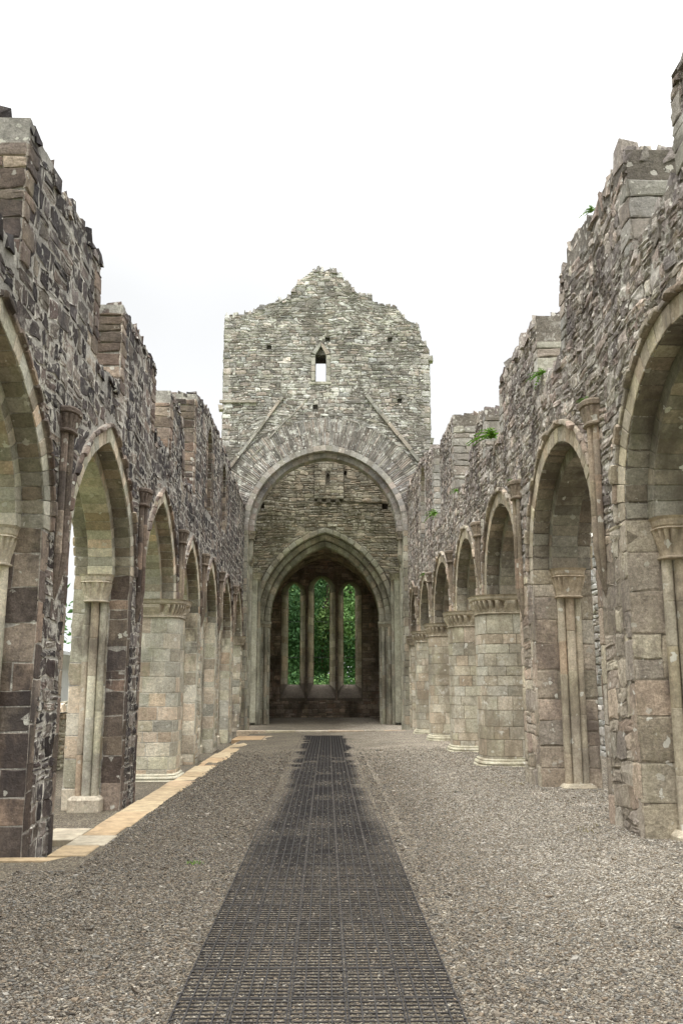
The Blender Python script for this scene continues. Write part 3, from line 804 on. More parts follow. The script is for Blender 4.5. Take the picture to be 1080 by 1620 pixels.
    fill(r, [rect(xa, xb, -.1, SPRING)], west, -.1, SPRING, hr=(.2, .36), wr=(.25, .5), split=.05, wav=.004, h=.015, gap=.01, bev=.01, jit=.005, tilt=.1)
    fill(r, [rect(last[0], Y_END, -.1, SPRING)] if side < 0 else [rect(-Y_END, -last[0], -.1, SPRING)], nave, -.1, SPRING, hr=(.12, .26), wr=(.15, .4), h=.025, gap=.016, bev=.016, jit=.01)
    ro = r.build('respond', M_COL_R if side > 0 else M_ASH_L, t)
    capital(ro, side * (XW + T / 2), last[0] + .25, .5, .3, SPRING - .3, SPRING, M_COL_R if side > 0 else M_ASH_L, e=6, k=40, fl=.07)
    return t

R_P = [(5.35, .55, 'rect', .2, 1.5), (9.5, .53, 'rect', .2, 1.5), (13.63, .5, 'rect', .19, 1.5), (17.55, .53, 'round', .14, 1.48), (21.5, .53, 'round', .11, 1.5), (25.85, .53, 'round', .1, 1.52), (29.7, .53, 'round', .05, 1.5)]
R_T = [(3.4, 7.3), (7.05, 7.08), (7.08, 6.1), (8.25, 6.0), (8.28, 7.15), (9.2, 7.1), (10.0, 7.2), (10.95, 6.95), (10.98, 5.95), (12.27, 5.95), (12.3, 7.05), (15.1, 7.05), (15.13, 6.0), (16.58, 6.0), (16.61, 6.98),
       (17.2, 7.05), (17.9, 6.75), (18.6, 6.4), (18.98, 6.1), (19.0, 6.1), (20.8, 6.1), (20.83, 8.15), (23.35, 8.1), (23.38, 6.1), (24.85, 6.1), (24.88, 8.4), (27.0, 8.75), (29, 8.9), (Y_END, 8.95)]
R_W = [(27.15, 28.45, 6.2, 7.9, 8.6), (31.2, 31.65, 7.3, 8.3, 8.55)]
arcade('arcade_wall', 'long roofless right-hand wall of grey purple rubble with rounded arches on stout cream round piers', 1, R_P, R_T, R_W, M_RIGHT, M_ASH_R, 3.4, (32.5, 1.6))
L_P = [(5.7, .55, 'rect', -.18, 1.72), (10.12, .52, 'rect', -.18, 1.72), (14.55, .54, 'rect', -.2, 1.72), (18.6, .52, 'round', -.22, 1.72), (22.15, .5, 'sq', -.22, 1.42), (25.7, .5, 'sq', -.2, 1.40), (29.6, .5, 'sq', -.18, 1.40)]
L_T = [(3.4, 7.4), (6.88, 7.3), (6.9, 6.0), (8.33, 5.9), (8.36, 7.5), (8.9, 7.46), (9.6, 7.36), (11.33, 7.42), (11.36, 6.0), (12.68, 6.0), (12.71, 7.36), (15.34, 7.32), (15.37, 6.1), (16.9, 6.1), (16.93, 7.42), (17.5, 7.42), (18.2, 7.2), (18.78, 7.05),
       (18.81, 6.05), (20.1, 6.05), (20.13, 8.42), (22.2, 8.7), (25, 8.7), (29, 8.45), (Y_END, 8.3)]
L_W = [(22.45, 23.45, 6.1, 7.85, 8.45), (25.85, 26.85, 6.2, 7.75, 8.3)]
PT[0] = .85
arcade('arcade_wall', 'blackened left-hand ruined wall with white streaks, pointed arches and square shafted piers', -1, L_P, L_T, L_W, M_LEFT, M_ASH_DARK, 3.4, (32.7, 1.5))
PT[0] = 0.0

# ------------------------------------------------------------------ crossing tower
def tower():
    t = thing('crossing_tower', 'tall gabled tower ruin with wide round arch and narrow lancet above it', 'tower', (0, 36, -.1))
    Y0, Y1 = 33.2, 34.3; CX = -.02; A, H, SP = 2.95, 3.12, 7.4
    zb = -.3
    prof = [(-4.05, 16.09), (-2.98, 16.2), (-2.85, 16.34), (-2.06, 16.7), (-1.44, 17.0), (-1.25, 17.36), (-.91, 17.68), (-.47, 18.05), (-.28, 18.16), (-.1, 18.0), (.16, 18.12), (.43, 17.95), (.7, 17.62), (.97, 17.33), (1.24, 17.02),
            (2.04, 16.58), (2.92, 16.3), (3.14, 15.85), (3.67, 15.66), (3.75, 15.1), (3.97, 14.82)]
    top = ragged(prof, .3, .05)
    arch = [(CX + u, SP + v) for u, v in arch_pts(A, H, 0, 24)]       # right -> left
    RO = 3.2 - 2.95
    archf = lambda d: [(CX + u, SP + v) for u, v in arch_pts(A, H, d, 24)]
    poly = [(-4.05, zb)] + top + [(4.05, 14.7), (4.05, zb), (CX + A, zb)] + arch + [(CX - A, zb)]
    lw = [(-.44, 13.33), (-.03, 13.33), (-.03, 14.42), (-.1, 14.62), (-.235, 14.8), (-.37, 14.62), (-.44, 14.42)]
    sq = lambda x, z, s=.09: [(x - s, z - s), (x + s, z - s), (x + s, z + s), (x - s, z + s)]
    putlogs = [sq(-2.28, 14.73), sq(.03, 15.07), sq(2.51, 15.09), sq(-.45, 12.28), sq(2.86, 12.55)]
    m = MB()
    lwb = [(-.44, 13.33), (-.03, 13.33), (-.03, 14.47), (-.44, 14.47)]
    prism(m, poly, [lwb], lambda u, v: (u, Y0 + .12, v), lambda u, v: (u, Y1, v))
    # the outer skin holds the putlog holes, so they are real pockets
    skin = MB()
    prism(m, poly, [lw] + putlogs, lambda u, v: (u, Y0, v), lambda u, v: (u, Y0 + .118, v))
    front = lambda u, z: (u, Y0, z)
    big = archf(1.35)
    lwf = [(-.62, 13.2), (.15, 13.2), (.15, 14.5), (-.02, 14.85), (-.235, 15.0), (-.45, 14.85), (-.62, 14.5)]
    polyf = [(-4.05, zb)] + top + [(4.05, 14.7), (4.05, zb), (CX + A + .3, zb), (CX + A + .3, SP)] + [(max(-4.04, min(4.04, u)), v) for u, v in big] + [(CX - A - .3, SP), (CX - A - .3, zb)]
    pl2 = [sq(a + .0, b, .1) for a, b in ((-2.28, 14.73), (.03, 15.07), (2.51, 15.09), (-.45, 12.28), (2.86, 12.55))]
    fill(m, [polyf, lwf] + pl2, front, zb, 18.3, hr=(.07, .19), wr=(.1, .44), split=.35, wav=.05, h=.016, gap=.016, bev=.026, jit=.02, tilt=.5, base=.01)
    # long rough stones set on edge round the arch
    Q = []; n = 92
    for d0, d1, n in ((.22, .75, 78), (.75, 1.33, 84)):
        ri, ro = arch_half(A, H, d0, n), arch_half(A, H, d1, n)
        for i in range(n):
            for sg in (1, -1):
                k = random.uniform(-.1, .1)
                q = [front(CX + sg * p[0], SP + p[1]) for p in (ri[i], ro[i], ro[i + 1], ri[i + 1])]
                if abs(q[1][0]) > 3.98 or abs(q[2][0]) > 3.98: continue
                Q.append(q if sg > 0 else (q[1], q[0], q[3], q[2]))
    m.stones(np.array(Q), h=.014, gap=.014, bev=.014, jit=.03, tilt=.5, rlo=.35, rhi=.62, base=.006)
    back = lambda u, z: (-u, Y1, z)
    fill(m, [[(-u, z) for u, z in poly], [(-u, z) for u, z in lw]], back, zb, 18.3, hr=(.2, .3), wr=(.3, .7), split=.1, h=.03)
    cap_stones(m, top, Y0, Y1, lambda x, u, z: (u, x, z), hr=(.04, .12), wr=(.14, .34), rows=(3, 4))
    # left and right edges: quoins
    Q = []
    for xe, sg, zt in ((-4.05, -1, 16.05), (4.05, 1, 14.7)):
        z = 0
        while z < zt - .1:
            h = min(random.uniform(.14, .28), zt - z); d = random.uniform(.2, .42)
            a, b = (xe, xe + d) if sg < 0 else (xe - d, xe)
            Q.append([(a, Y0 - .008, z), (b, Y0 - .008, z), (b, Y0 - .008, z + h), (a, Y0 - .008, z + h)])
            Q.append([(xe, Y0 + 1.1, z), (xe, Y0, z), (xe, Y0, z + h), (xe, Y0 + 1.1, z + h)] if sg < 0 else [(xe, Y0, z), (xe, Y0 + 1.1, z), (xe, Y0 + 1.1, z + h), (xe, Y0, z + h)])
            z += h
    m.stones(np.array(Q), h=.03, gap=.02, bev=.02, jit=.012)
    west = m.build('gable_wall', M_TOWER, t)
    # lancet surround
    d = MB(); Q = []
    for x0, x1 in ((-.62, -.45), (-.02, .15)):
        z = 13.33
        while z < 14.4:
            h = min(random.uniform(.25, .4), 14.42 - z); Q.append([front(x0, z), front(x1, z), front(x1, z + h), front(x0, z + h)]); z += h
    c = -.235
    for sg in (1, -1):
        q = [front(c + sg * .205, 14.42), front(c + sg * .385, 14.5), front(c + sg * .0, 15.0), front(c, 14.8)]
        Q.append(q if sg > 0 else (q[1], q[0], q[3], q[2]))
    Q.append([front(-.72, 13.2), front(.2, 13.2), front(.2, 13.33), front(-.72, 13.33)])
    d.stones(np.array(Q), h=.035, gap=.012, bev=.012, jit=.004)
    d.build('lancet_surround', M_TOWDRESS, west)
    # string course and the sloping roof creases
    sc_ = [MB() for _ in range(4)]; box(sc_[0], -4.16, -2.72, Y0 - .1, Y0 + .02, 12.42, 12.53, .006); box(sc_[1], -4.2, -4.02, Y0 - .1, Y0 + .2, 12.12, 12.34, .01)
    box(sc_[2], 4.02, 4.2, Y0 - .06, Y0 + .3, 14.2, 14.42, .012); box(sc_[3], 4.02, 4.16, Y0 - .06, Y0 + .3, 10.85, 11.05, .01)
    for i_, q_ in enumerate(sc_): q_.build('string_course' if i_ == 0 else 'corbel_stone', M_TOWDRESS, west)
    def crease(x0, z0, x1, z1, th=.1, pr=.1):
        cm = MB(); L = math.hypot(x1 - x0, z1 - z0); dx, dz = (x1 - x0) / L, (z1 - z0) / L; nxv, nzv = -dz, dx
        u = 0
        while u < L - .05:
            wd = min(random.uniform(.4, .8), L - u); a = u + .006; b = u + wd - .006; o_ = random.uniform(-.012, .012)
            P = []
            for y in (Y0 - pr, Y0 + .03):
                for k, s2 in ((a, -1), (b, -1), (b, 1), (a, 1)):
                    P.append((x0 + dx * k + nxv * (s2 * th / 2 + o_), y, z0 + dz * k + nzv * (s2 * th / 2 + o_)))
            cm.raw(np.array(P) + rng.normal(0, .006, (8, 3)), [(0, 1, 2, 3), (7, 6, 5, 4), (0, 4, 5, 1), (1, 5, 6, 2), (2, 6, 7, 3), (3, 7, 4, 0)], (random.random(), random.random(), 1, 1))
            u += wd
        cm.build('roof_crease', M_TOWDRESS, west)
    crease(-3.67, 9.84, -1.72, 12.65); crease(1.55, 12.76, 3.58, 10.13, .14); crease(-2.28, 10.97, -.76, 12.58, .06, .04); crease(-2.9, 10.2, -2.4, 10.75, .05, .03)
    # dressed arch orders
    am = MB()
    Pn = lambda u, v: (CX + u, Y0 - .01, SP + v)
    am.stones(np.array(ring_stones(am, Pn, A, H, 0, .22, 20, 0)), h=.012, gap=.005, bev=.006, jit=.003, tilt=.06, base=.05)
    rin = arch_half(A, H, 0, 20); Q = []
    for sg in (1, -1):
        for i in range(20):
            p, q = rin[i], rin[i + 1]
            for ya, yb in ((Y0, Y0 + .4), (Y0 + .4, Y0 + .8), (Y0 + .8, Y1)):
                cc = [(CX + sg * p[0], ya, SP + p[1]), (CX + sg * q[0], ya, SP + q[1]), (CX + sg * q[0], yb, SP + q[1]), (CX + sg * p[0], yb, SP + p[1])]
                Q.append(cc if sg > 0 else [cc[1], cc[0], cc[3], cc[2]])
    am.stones(np.array(Q), h=.012, gap=.01, bev=.01, jit=.003, tilt=.1)
    # inner order carried on corbelled shafts
    pi, po = arch_pts(A, H, -.2, 20), arch_pts(A, H, .01, 20)
    ya, yb = Y0 + .3, Y0 + .85
    loft(am, [[(CX + i_[0], ya, SP + i_[1]), (CX + i_[0], yb, SP + i_[1]), (CX + o_[0], yb, SP + o_[1]), (CX + o_[0], ya, SP + o_[1])] for i_, o_ in zip(pi, po)], (.4, .4, .6, 1))
    Q = []
    for i in range(len(pi) - 1):
        p, q, p2, q2 = pi[i], pi[i + 1], po[i], po[i + 1]
        Q.append([(CX + p[0], ya, SP + p[1]), (CX + p2[0], ya, SP + p2[1]), (CX + q2[0], ya, SP + q2[1]), (CX + q[0], ya, SP + q[1])])
        Q.append([(CX + p[0], yb, SP + p[1]), (CX + p[0], ya, SP + p[1]), (CX + q[0], ya, SP + q[1]), (CX + q[0], yb, SP + q[1])])
    am.stones(np.array(Q), h=.014, gap=.01, bev=.01, jit=.003, tilt=.1)
    ao = am.build('crossing_arch', M_TOWDRESS, t)
    for sg in (1, -1):
        jm = MB(); Q = []; xj = CX + sg * A; z = -.1
        while z < SP - .04:
            h = min(random.uniform(.22, .36), SP - z)
            for y_a, y_b in ((Y0, Y0 + random.uniform(.4, .6)), (Y0 + .6, Y1)):
                cc = [(xj, y_a, z), (xj, y_b, z), (xj, y_b, z + h), (xj, y_a, z + h)]
                Q.append([cc[1], cc[0], cc[3], cc[2]] if sg > 0 else cc)
            x2 = CX + sg * (A + .3); a, b = sorted((xj, x2))
            Q.append([(a, Y0, z), (b, Y0, z), (b, Y0, z + h), (a, Y0, z + h)]); z += h
        jm.stones(np.array(Q), h=.018, gap=.012, bev=.01, jit=.005, tilt=.12)
        jm.build('jamb', M_INDRESS, t)
    for sg in (1, -1):
        xj = CX + sg * (A - .06); sm = MB()
        round_shaft(sm, xj, Y0 + .45, 6.5, SP - .3, .1); round_shaft(sm, xj, Y0 + .68, 6.5, SP - .3, .1)
        for yy in (Y0 + .45, Y0 + .68):
            loft(sm, [[(xj + sg * q + r * math.cos(2 * math.pi * i / 10), yy + r * math.sin(2 * math.pi * i / 10), z) for i in range(10)] for z, r, q in ((6.5, .1, 0), (6.3, .075, .04), (6.1, .03, .1))], (.4, .4, 1, 1))
        so = sm.build('corbel_shaft', M_INDRESS, t)
        capital(so, xj, Y0 + .56, .13, .3, SP - .3, SP, M_INDRESS, e=3, k=18, fl=.05)
    # ---- side walls with transept arches
    for sg in (1, -1):
        sw = MB(); xi, xo = sg * 3.3, sg * 4.04; yc = 36.95; a, h, sp = 2.2, 3.0, 6.4
        pl = [(Y1 + .003, zb), (Y1 + .003, 13.2), (39.68, 12.9), (39.68, zb), (yc + a, zb)] + [(yc + u, sp + v) for u, v in arch_pts(a, h, 0, 12)] + [(yc - a, zb)]
        prism(sw, pl, [], lambda u, v: (xi, u, v), lambda u, v: (xo, u, v))
        Pi = (lambda u, z: (xi, u, z)) if sg < 0 else (lambda u, z: (xi, -u, z))
        fill(sw, [pl if sg < 0 else [(-u, z) for u, z in pl]], Pi, zb, 13.2, hr=(.1, .26), wr=(.15, .5), h=.03, gap=.02, bev=.02, jit=.012)
        Po = (lambda u, z: (xo, -u, z)) if sg < 0 else (lambda u, z: (xo, u, z))
        fill(sw, [[(-u, z) for u, z in pl] if sg < 0 else pl], Po, zb, 13.2, hr=(.2, .34), wr=(.3, .7), split=.1, h=.03)
        sw.build('side_wall', M_INNER, t)
        # tall respond shafts in the corners of the crossing
        for yy in (39.4, 34.6):
            pm = MB(); box(pm, min(xi, xi - sg * .28), max(xi, xi - sg * .28), yy - .2, yy + .2, 0, 6.2, 0, (.4, .5, 1, 1)); round_shaft(pm, xi - sg * .3, yy, -.1, 6.2, .11)
            po_ = pm.build('respond_shaft', M_INDRESS, t)
            capital(po_, xi - sg * .2, yy, .2, .22, 6.2, 6.47, M_INDRESS, e=4, k=18, fl=.05)
    # ---- east wall with the pointed chancel arch
    E0, E1 = 39.7, 40.7; CE = -.05; AE, HE, SE = 3.0, 3.95, 4.42
    em = MB(); dep = [(3.0, E0, .22), (2.74, E0 + .24, .26), (2.48, E0 + .48, .26)]
    hh = lambda a: math.sqrt((a + cE) ** 2 - cE ** 2)
    cE = (3.43 ** 2 - 2.48 ** 2) / (2 * 2.48)
    etop = ragged([(-4.05, 12.9), (-1, 13.3), (1.5, 13.1), (4.05, 12.8)], .4, .08)
    hole_slit = [(.0, 10.65), (.14, 10.65), (.14, 11.05), (.07, 11.2), (0, 11.05)]
    pk = [sq(.83, 11.19, .1), sq(1.95, 11.19, .1), sq(-2.95, 9.61, .13), sq(2.68, 9.63, .13)]
    for k, (a, yf, wd) in enumerate(dep):
        y2 = dep[k + 1][1] if k < 2 else E1
        pl = [(-4.05, zb)] + etop + [(4.05, zb), (CE + a, zb)] + [(CE + u, SE + v) for u, v in arch_pts(a, hh(a), 0, 16)] + [(CE - a, zb)]
        prism(em, pl, pk if k == 0 else [hole_slit] if k else [], lambda u, v: (u, yf, v), lambda u, v: (u, y2 - .002 if k < 2 else y2, v))
    a = 3.0
    pl = [(-4.05, zb)] + etop + [(4.05, zb), (CE + a + .28, zb), (CE + a + .28, SE)] + [(CE + u, SE + v) for u, v in arch_pts(a, hh(a), .24, 16)] + [(CE - a - .28, SE), (CE - a - .28, zb)]
    panel = rect(-.54, .8, 9.75, 12.0)
    fill(em, [pl, panel] + pk, lambda u, z: (u, E0, z), zb, 13.5, hr=(.08, .2), wr=(.14, .5), split=.35, wav=.05, h=.022, gap=.018, bev=.022, jit=.016, tilt=.4)
    bpl = [(-u, z) for u, z in pl]
    fill(em, [bpl], lambda u, z: (-u, E1, z), zb, 13.5, hr=(.2, .34), wr=(.3, .7), h=.03)
    cap_stones(em, etop, E0, E1, lambda x, u, z: (u, x, z))
    eo = em.build('chancel_arch_wall', M_INNER, t)
    pm = MB(); prism(pm, [(-.54, 9.95), (-.4, 9.95), (-.4, 9.8), (-.2, 9.8), (-.2, 9.95), (0, 9.95), (0, 9.78), (.2, 9.78), (.2, 9.92), (.42, 9.92), (.42, 9.8), (.6, 9.8), (.6, 9.95), (.8, 9.95), (.8, 12.0), (-.54, 12.0)], [hole_slit], lambda u, v: (u, E0 - .1, v), lambda u, v: (u, E0 - .003, v))
    fill(pm, [rect(-.54, .8, 9.95, 12.0), [(-.04, 10.6), (.18, 10.6), (.18, 11.25), (-.04, 11.25)]], lambda u, z: (u, E0 - .1, z), 9.95, 12.0, hr=(.1, .2), wr=(.16, .4), h=.02, gap=.014, bev=.012, jit=.008)
    pm.build('corbelled_panel', M_INNER, eo)
    om = MB(); Q = []
    for k, (a, yf, wd) in enumerate(dep):
        P = lambda u, v: (CE + u, yf - .006 - (.03 if k == 0 else 0), SE + v)
        om.stones(np.array(ring_stones(om, P, a, hh(a), 0, .23, 15, 0)), h=.05 if k == 0 else .03, gap=.007, bev=.02, jit=.003, tilt=.05, base=.06)
        y2 = dep[k + 1][1] if k < 2 else E1
        r_ = arch_half(a, hh(a), 0, 15)
        for sg in (1, -1):
            for i in range(15):
                p, q = r_[i], r_[i + 1]
                cc = [(CE + sg * p[0], yf, SE + p[1]), (CE + sg * q[0], yf, SE + q[1]), (CE + sg * q[0], y2, SE + q[1]), (CE + sg * p[0], y2, SE + p[1])]
                Q.append(cc if sg > 0 else [cc[1], cc[0], cc[3], cc[2]])
    om.stones(np.array(Q), h=.012, gap=.008, bev=.01, jit=.003, tilt=.1)
    oo = om.build('chancel_arch', M_INDRESS, t)
    for sg in (1, -1):                            # stepped jambs with shafts in the angles
        j2 = MB(); Q = []
        for k, (a, yf, wd) in enumerate(dep):
            z = -.12; xj = CE + sg * a; x2 = CE + sg * (a + .28 if k == 0 else dep[k - 1][0]); y2 = dep[k + 1][1] if k < 2 else E1
            while z < SE - .3:
                h = min(random.uniform(.24, .4), SE - .28 - z); p, q = sorted((xj, x2))
                Q.append([(p, yf, z), (q, yf, z), (q, yf, z + h), (p, yf, z + h)])
                cc = [(xj, yf, z), (xj, y2, z), (xj, y2, z + h), (xj, yf, z + h)]
                Q.append([cc[1], cc[0], cc[3], cc[2]] if sg > 0 else cc); z += h
        j2.stones(np.array(Q), h=.012, gap=.01, bev=.008, jit=.004, tilt=.1)
        jo2 = j2.build('jamb', M_INDRESS, oo)
        for k in (1, 2):
            sm = MB(); round_shaft(sm, CE + sg * (dep[k - 1][0] - .1), dep[k][1] - .11, -.1, SE - .28, .085); sm.build('shaft', M_INDRESS, oo)
        cm = MB()
        for k, (a, yf, wd) in enumerate(dep):
            x2 = CE + sg * (a + .3 if k == 0 else dep[k - 1][0]); p, q = sorted((CE + sg * (a - .06), x2)); y2 = (dep[k + 1][1] if k < 2 else E1)
            box(cm, p, q, yf - .07, y2 - .075, SE - .12, SE - .003, .002, (.5, .5, 1, 1)); box(cm, p + .02, q - .02, yf - .04, y2 - .05, SE - .28, SE - .122, .004, (.3, .4, 1, 1))
        cm.build('impost', M_INDRESS, oo)
tower()

# ------------------------------------------------------------------ chancel
def chancel():
    t = thing('chancel', 'dark vaulted chancel seen through the pointed arch, its end wall with three tall lancets', 'chapel', (0, 44.5, -.2))
    E0, E1, X1 = 40.72, 48.0, 3.0; zb = -.4; SP = 4.7
    for sg in (1, -1):
        m = MB(); xi, xo = -.1 + sg * X1, -.1 + sg * (X1 + .9)
        light_wins = [rect(42.2, 43.8, 1.2, 4.5), rect(45.0, 46.6, 1.2, 4.5)]  # side openings out of view, added and widened to brighten the chancel
        prism(m, rect(E0, E1, zb, SP + .2), light_wins, lambda u, z: (xi, u, z), lambda u, z: (xo, u, z))
        P = (lambda u, z: (xi, u, z)) if sg < 0 else (lambda u, z: (xi, -u, z))
        r_ = [rect(E0, E1, zb, SP)] + light_wins
        if sg > 0: r_ = [[(-u, z) for u, z in q] for q in r_]
        fill(m, r_, P, zb, SP, hr=(.12, .26), wr=(.2, .5), h=.02, gap=.02, bev=.02, jit=.012)
        m.build('side_wall', M_CHANCEL, t)
    # pointed barrel vault with a solid back
    v = MB(); n = 14; p = arch_pts(X1, 3.6, 0, n); q = arch_pts(X1, 3.6, .7, n)
    loft(v, [[(-.1 + a[0], E0, SP + a[1]), (-.1 + a[0], E1 + .01, SP + a[1]), (-.1 + b[0], E1 + .01, SP + b[1]), (-.1 + b[0], E0, SP + b[1])] for a, b in zip(p, q)], (0, 0, 0, 0))
    Q = []
    for i in range(len(p) - 1):
        y = E0
        while y < E1 - .1:
            w_ = min(random.uniform(.3, .6), E1 - y)
            Q.append([(-.1 + p[i][0], y + w_, SP + p[i][1]), (-.1 + p[i][0], y, SP + p[i][1]), (-.1 + p[i + 1][0], y, SP + p[i + 1][1]), (-.1 + p[i + 1][0], y + w_, SP + p[i + 1][1])]); y += w_
    v.stones(np.array(Q), h=.025, gap=.02, bev=.02, jit=.01)
    v.build('vault', M_CHANCEL, t)
    # end wall: three lancets splayed towards the inside
    def lan(c, a, z0, zs, za, n=8): return [(c - a, z0), (c + a, z0)] + [(c + u, zs + vv) for u, vv in arch_pts(a, max(za - zs, a), 0, n)]
    W = [(-1.74, .345, 1.6, 6.55, 7.08), (-.225, .44, 1.6, 6.75, 7.42), (1.29, .335, 1.6, 6.55, 7.08)]
    hb = [lan(*w_) for w_ in W]
    hf = [lan(c, a + .30, .9, zs - .15, za + .02) for c, a, z0, zs, za in W]
    e = MB(); out = [(-3.9, zb), (3.7, zb), (3.7, 8.6), (-.1, 9.4), (-3.9, 8.6)]
    prism(e, out, hf, lambda u, z: (u, E1, z), lambda u, z: (u, E1 + 1.0, z), hb)
    hm = [lan(c, a + .34, .86, zs - .15, za + .06) for c, a, z0, zs, za in W]
    fill(e, [rect(-3.1, 2.9, zb, 8.4)] + hm, lambda u, z: (u, E1, z), zb, 8.4, hr=(.12, .26), wr=(.2, .5), h=.03, gap=.02, bev=.02, jit=.012)
    eo = e.build('end_wall', M_CHANCEL, t)
    # dressed splays, with iron saddle bars across each light
    for k, (c, a, z0, zs, za) in enumerate(W):
        s_ = MB(); Q = []
        for sg in (1, -1):
            z = .95
            while z < zs - .2:
                h = min(random.uniform(.3, .45), zs - .15 - z)
                zf = lambda zz: max(zz, z0 + .0) if zz > z0 else z0
                xa, xb = c + sg * (a + .30), c + sg * (a + .012)
                if z + h > z0 + .1:
                    z_b0 = max(z, z0); q = [(xb, E1 + .97, z_b0), (xa, E1 + .0, z), (xa, E1 + .0, z + h), (xb, E1 + .97, z + h)]
                    Q.append(q if sg > 0 else [q[1], q[0], q[3], q[2]])
                z += h
        # flip to face into the opening
        Q = [[q[1], q[0], q[3], q[2]] for q in Q]
        Q = [[q[1], q[0], q[3], q[2]] for q in Q]
        s_.stones(np.array(Q), h=.012, gap=.01, bev=.008, jit=.004, tilt=.1)
        for x0, x1 in ((c - a - .06, c - a + .02), (c + a - .02, c + a + .06)):
            box(s_, x0, x1, E1 + .94, E1 + 1.06, z0, zs + .1, .003, (.6, .5, 1, 1))
        so = s_.build('lancet_surround', M_DRESS, t)
        b = MB()
        for zz in (4.98, 3.05):
            b = MB(); tube(b, [(c - a - .05, E1 + .9, zz), (c + a + .05, E1 + .9, zz)], .014, 6); b.build('saddle_bar', M_IRON, so)
chancel()

# ------------------------------------------------------------------ step, kerb
def slab(m, x0, x1, y0, y1, zt, th=.12):
    c = (random.random(), random.random(), 1, 1); b = .008; z0 = zt - th
    loft(m, [[(x0, y0, z0), (x1, y0, z0), (x1, y1, z0), (x0, y1, z0)], [(x0, y0, zt - b), (x1, y0, zt - b), (x1, y1, zt - b), (x0, y1, zt - b)],
             [(x0 + b, y0 + b, zt), (x1 - b, y0 + b, zt), (x1 - b, y1 - b, zt), (x0 + b, y1 - b, zt)]], c)
kt = thing('stone_kerb', 'golden sandstone kerb laid flat along the foot of the left-hand wall', 'kerb', (-2.68, 18, -.05))
y = 9.6
def kx(y): return -2.43 + (y - 9.4) * .011
while y < 27:
    L = random.uniform(.55, 1.25); m = MB(); slab(m, kx(y) - .43 + random.uniform(-.03, .03), kx(y) + random.uniform(-.03, .03), y + .005, y + L - .005, -.04 + random.uniform(-.006, .006)); m.build('slab', M_KERB, kt); y += L
x = -6.0
while x < -2.5:
    L = min(random.uniform(.6, 1.0), -2.5 - x + .06); m = MB(); slab(m, x + .006, x + L - .006, 9.44, 9.59, -.05); m.build('slab', M_KERB, kt); x += L
for x0, x1, y0, y1 in ((-4.2, -3.45, 11.0, 11.9), (-3.43, -2.97, 11.05, 11.9), (-1.95, -1.5, 28.2, 30.2), (-2.9, -1.97, 28.25, 30.2)):
    m = MB(); slab(m, x0, x1, y0, y1, -.03 if x0 > -2.95 else -.12); m.build('slab', M_KERB, kt)
stp = thing('stone_step', 'low worn stone step across the floor under the wide tower arch', 'step', (0, 32, 0))
x = -3.1
while x < 3.0:
    L = min(random.uniform(.7, 1.3), 3.06 - x); m = MB(); slab(m, x + .006, x + L - .006, 31.75, 32.15, .06 if x > -.8 else .05, .16); m.build('slab', M_DRESS, stp); x += L

# ------------------------------------------------------------------ plastic grid walkway
wt = thing('walkway', 'black plastic grid matting path running down the middle of the gravel', 'walkway', (0, 16, 0))
PW, PL = .306, .52
def panel_mesh():
    m = MB(); W2, L2, zt = PW / 2 - .004, PL / 2 - .004, .016
    def bar(x0, x1, y0, y1, z1): box(m, x0, x1, y0, y1, -.02, z1, 0, (.5, .5, 1, 1))
    for sx in (-1, 1): bar(sx * W2 - (.007 if sx > 0 else 0), sx * W2 + (.007 if sx < 0 else 0), -L2, L2, zt)
    for k in (1, 2, 3): xx = -W2 + 2 * W2 * k / 4; bar(xx - .004, xx + .004, -L2, L2, zt)
    for k in range(10):
        yy = -L2 + 2 * L2 * k / 9; t_ = .006 if k in (0, 9) else .0035; yy = min(max(yy, -L2 + t_), L2 - t_)
        bar(-W2 + .0065, W2 - .0065, yy - t_, yy + t_, zt - .003)
    for sx in (-1, 1):                            # locking lugs along the seams
        for k in (-.36, -.12, .12, .36): box(m, sx * (W2 - .007) - .008, sx * (W2 - .007) + .008, k * PL - .012, k * PL + .012, zt, zt + .003, 0, (.2, .2, 1, 1))
    return m
pm = panel_mesh(); V0 = np.concatenate(pm.V)
first = None
rows = int((30.2 - 3.7) / PL); rest = MB(); cnt = 0
for r in range(rows):
    yy = 3.7 + (r + .5) * PL
    for c in range(5):
        xx = -.035 + (c - 2) * PW + (.0 if yy < 16 else (yy - 16) * .003)
        if r < 20:
            if first is None:
                first = pm.build('grid_panel', M_GRID, wt); o = first
            else:
                o = first.copy(); COL.objects.link(o); o.parent = wt
            o.location = Vector((xx - wt.location.x, yy - wt.location.y, gz(xx, yy) - .005 + float(rng.normal(0, .0004))))
            o.rotation_euler = (float(rng.normal(0, .001)), float(rng.normal(0, .0015)), float(rng.normal(0, .002)))
        else:
            sh = np.array([xx, yy, gz(xx, yy) - .005 + rng.normal(0, .0015)])
            for v_, L_, S_, A_ in [(V0, None, None, None)]:
                rest.V.append(v_ + sh); rest.A.append(np.concatenate(pm.A)); rest.L.append(np.concatenate(pm.L) + rest.n); rest.S.append(np.concatenate(pm.S)); rest.n += len(v_)
# the first panel's mesh was shifted by its parent's place: undo
me = first.data; co = np.concatenate(pm.V).astype(np.float32); me.vertices.foreach_set('co', co.ravel()); me.update()
rest.build('grid_panel', M_GRID, wt, kind='stuff')

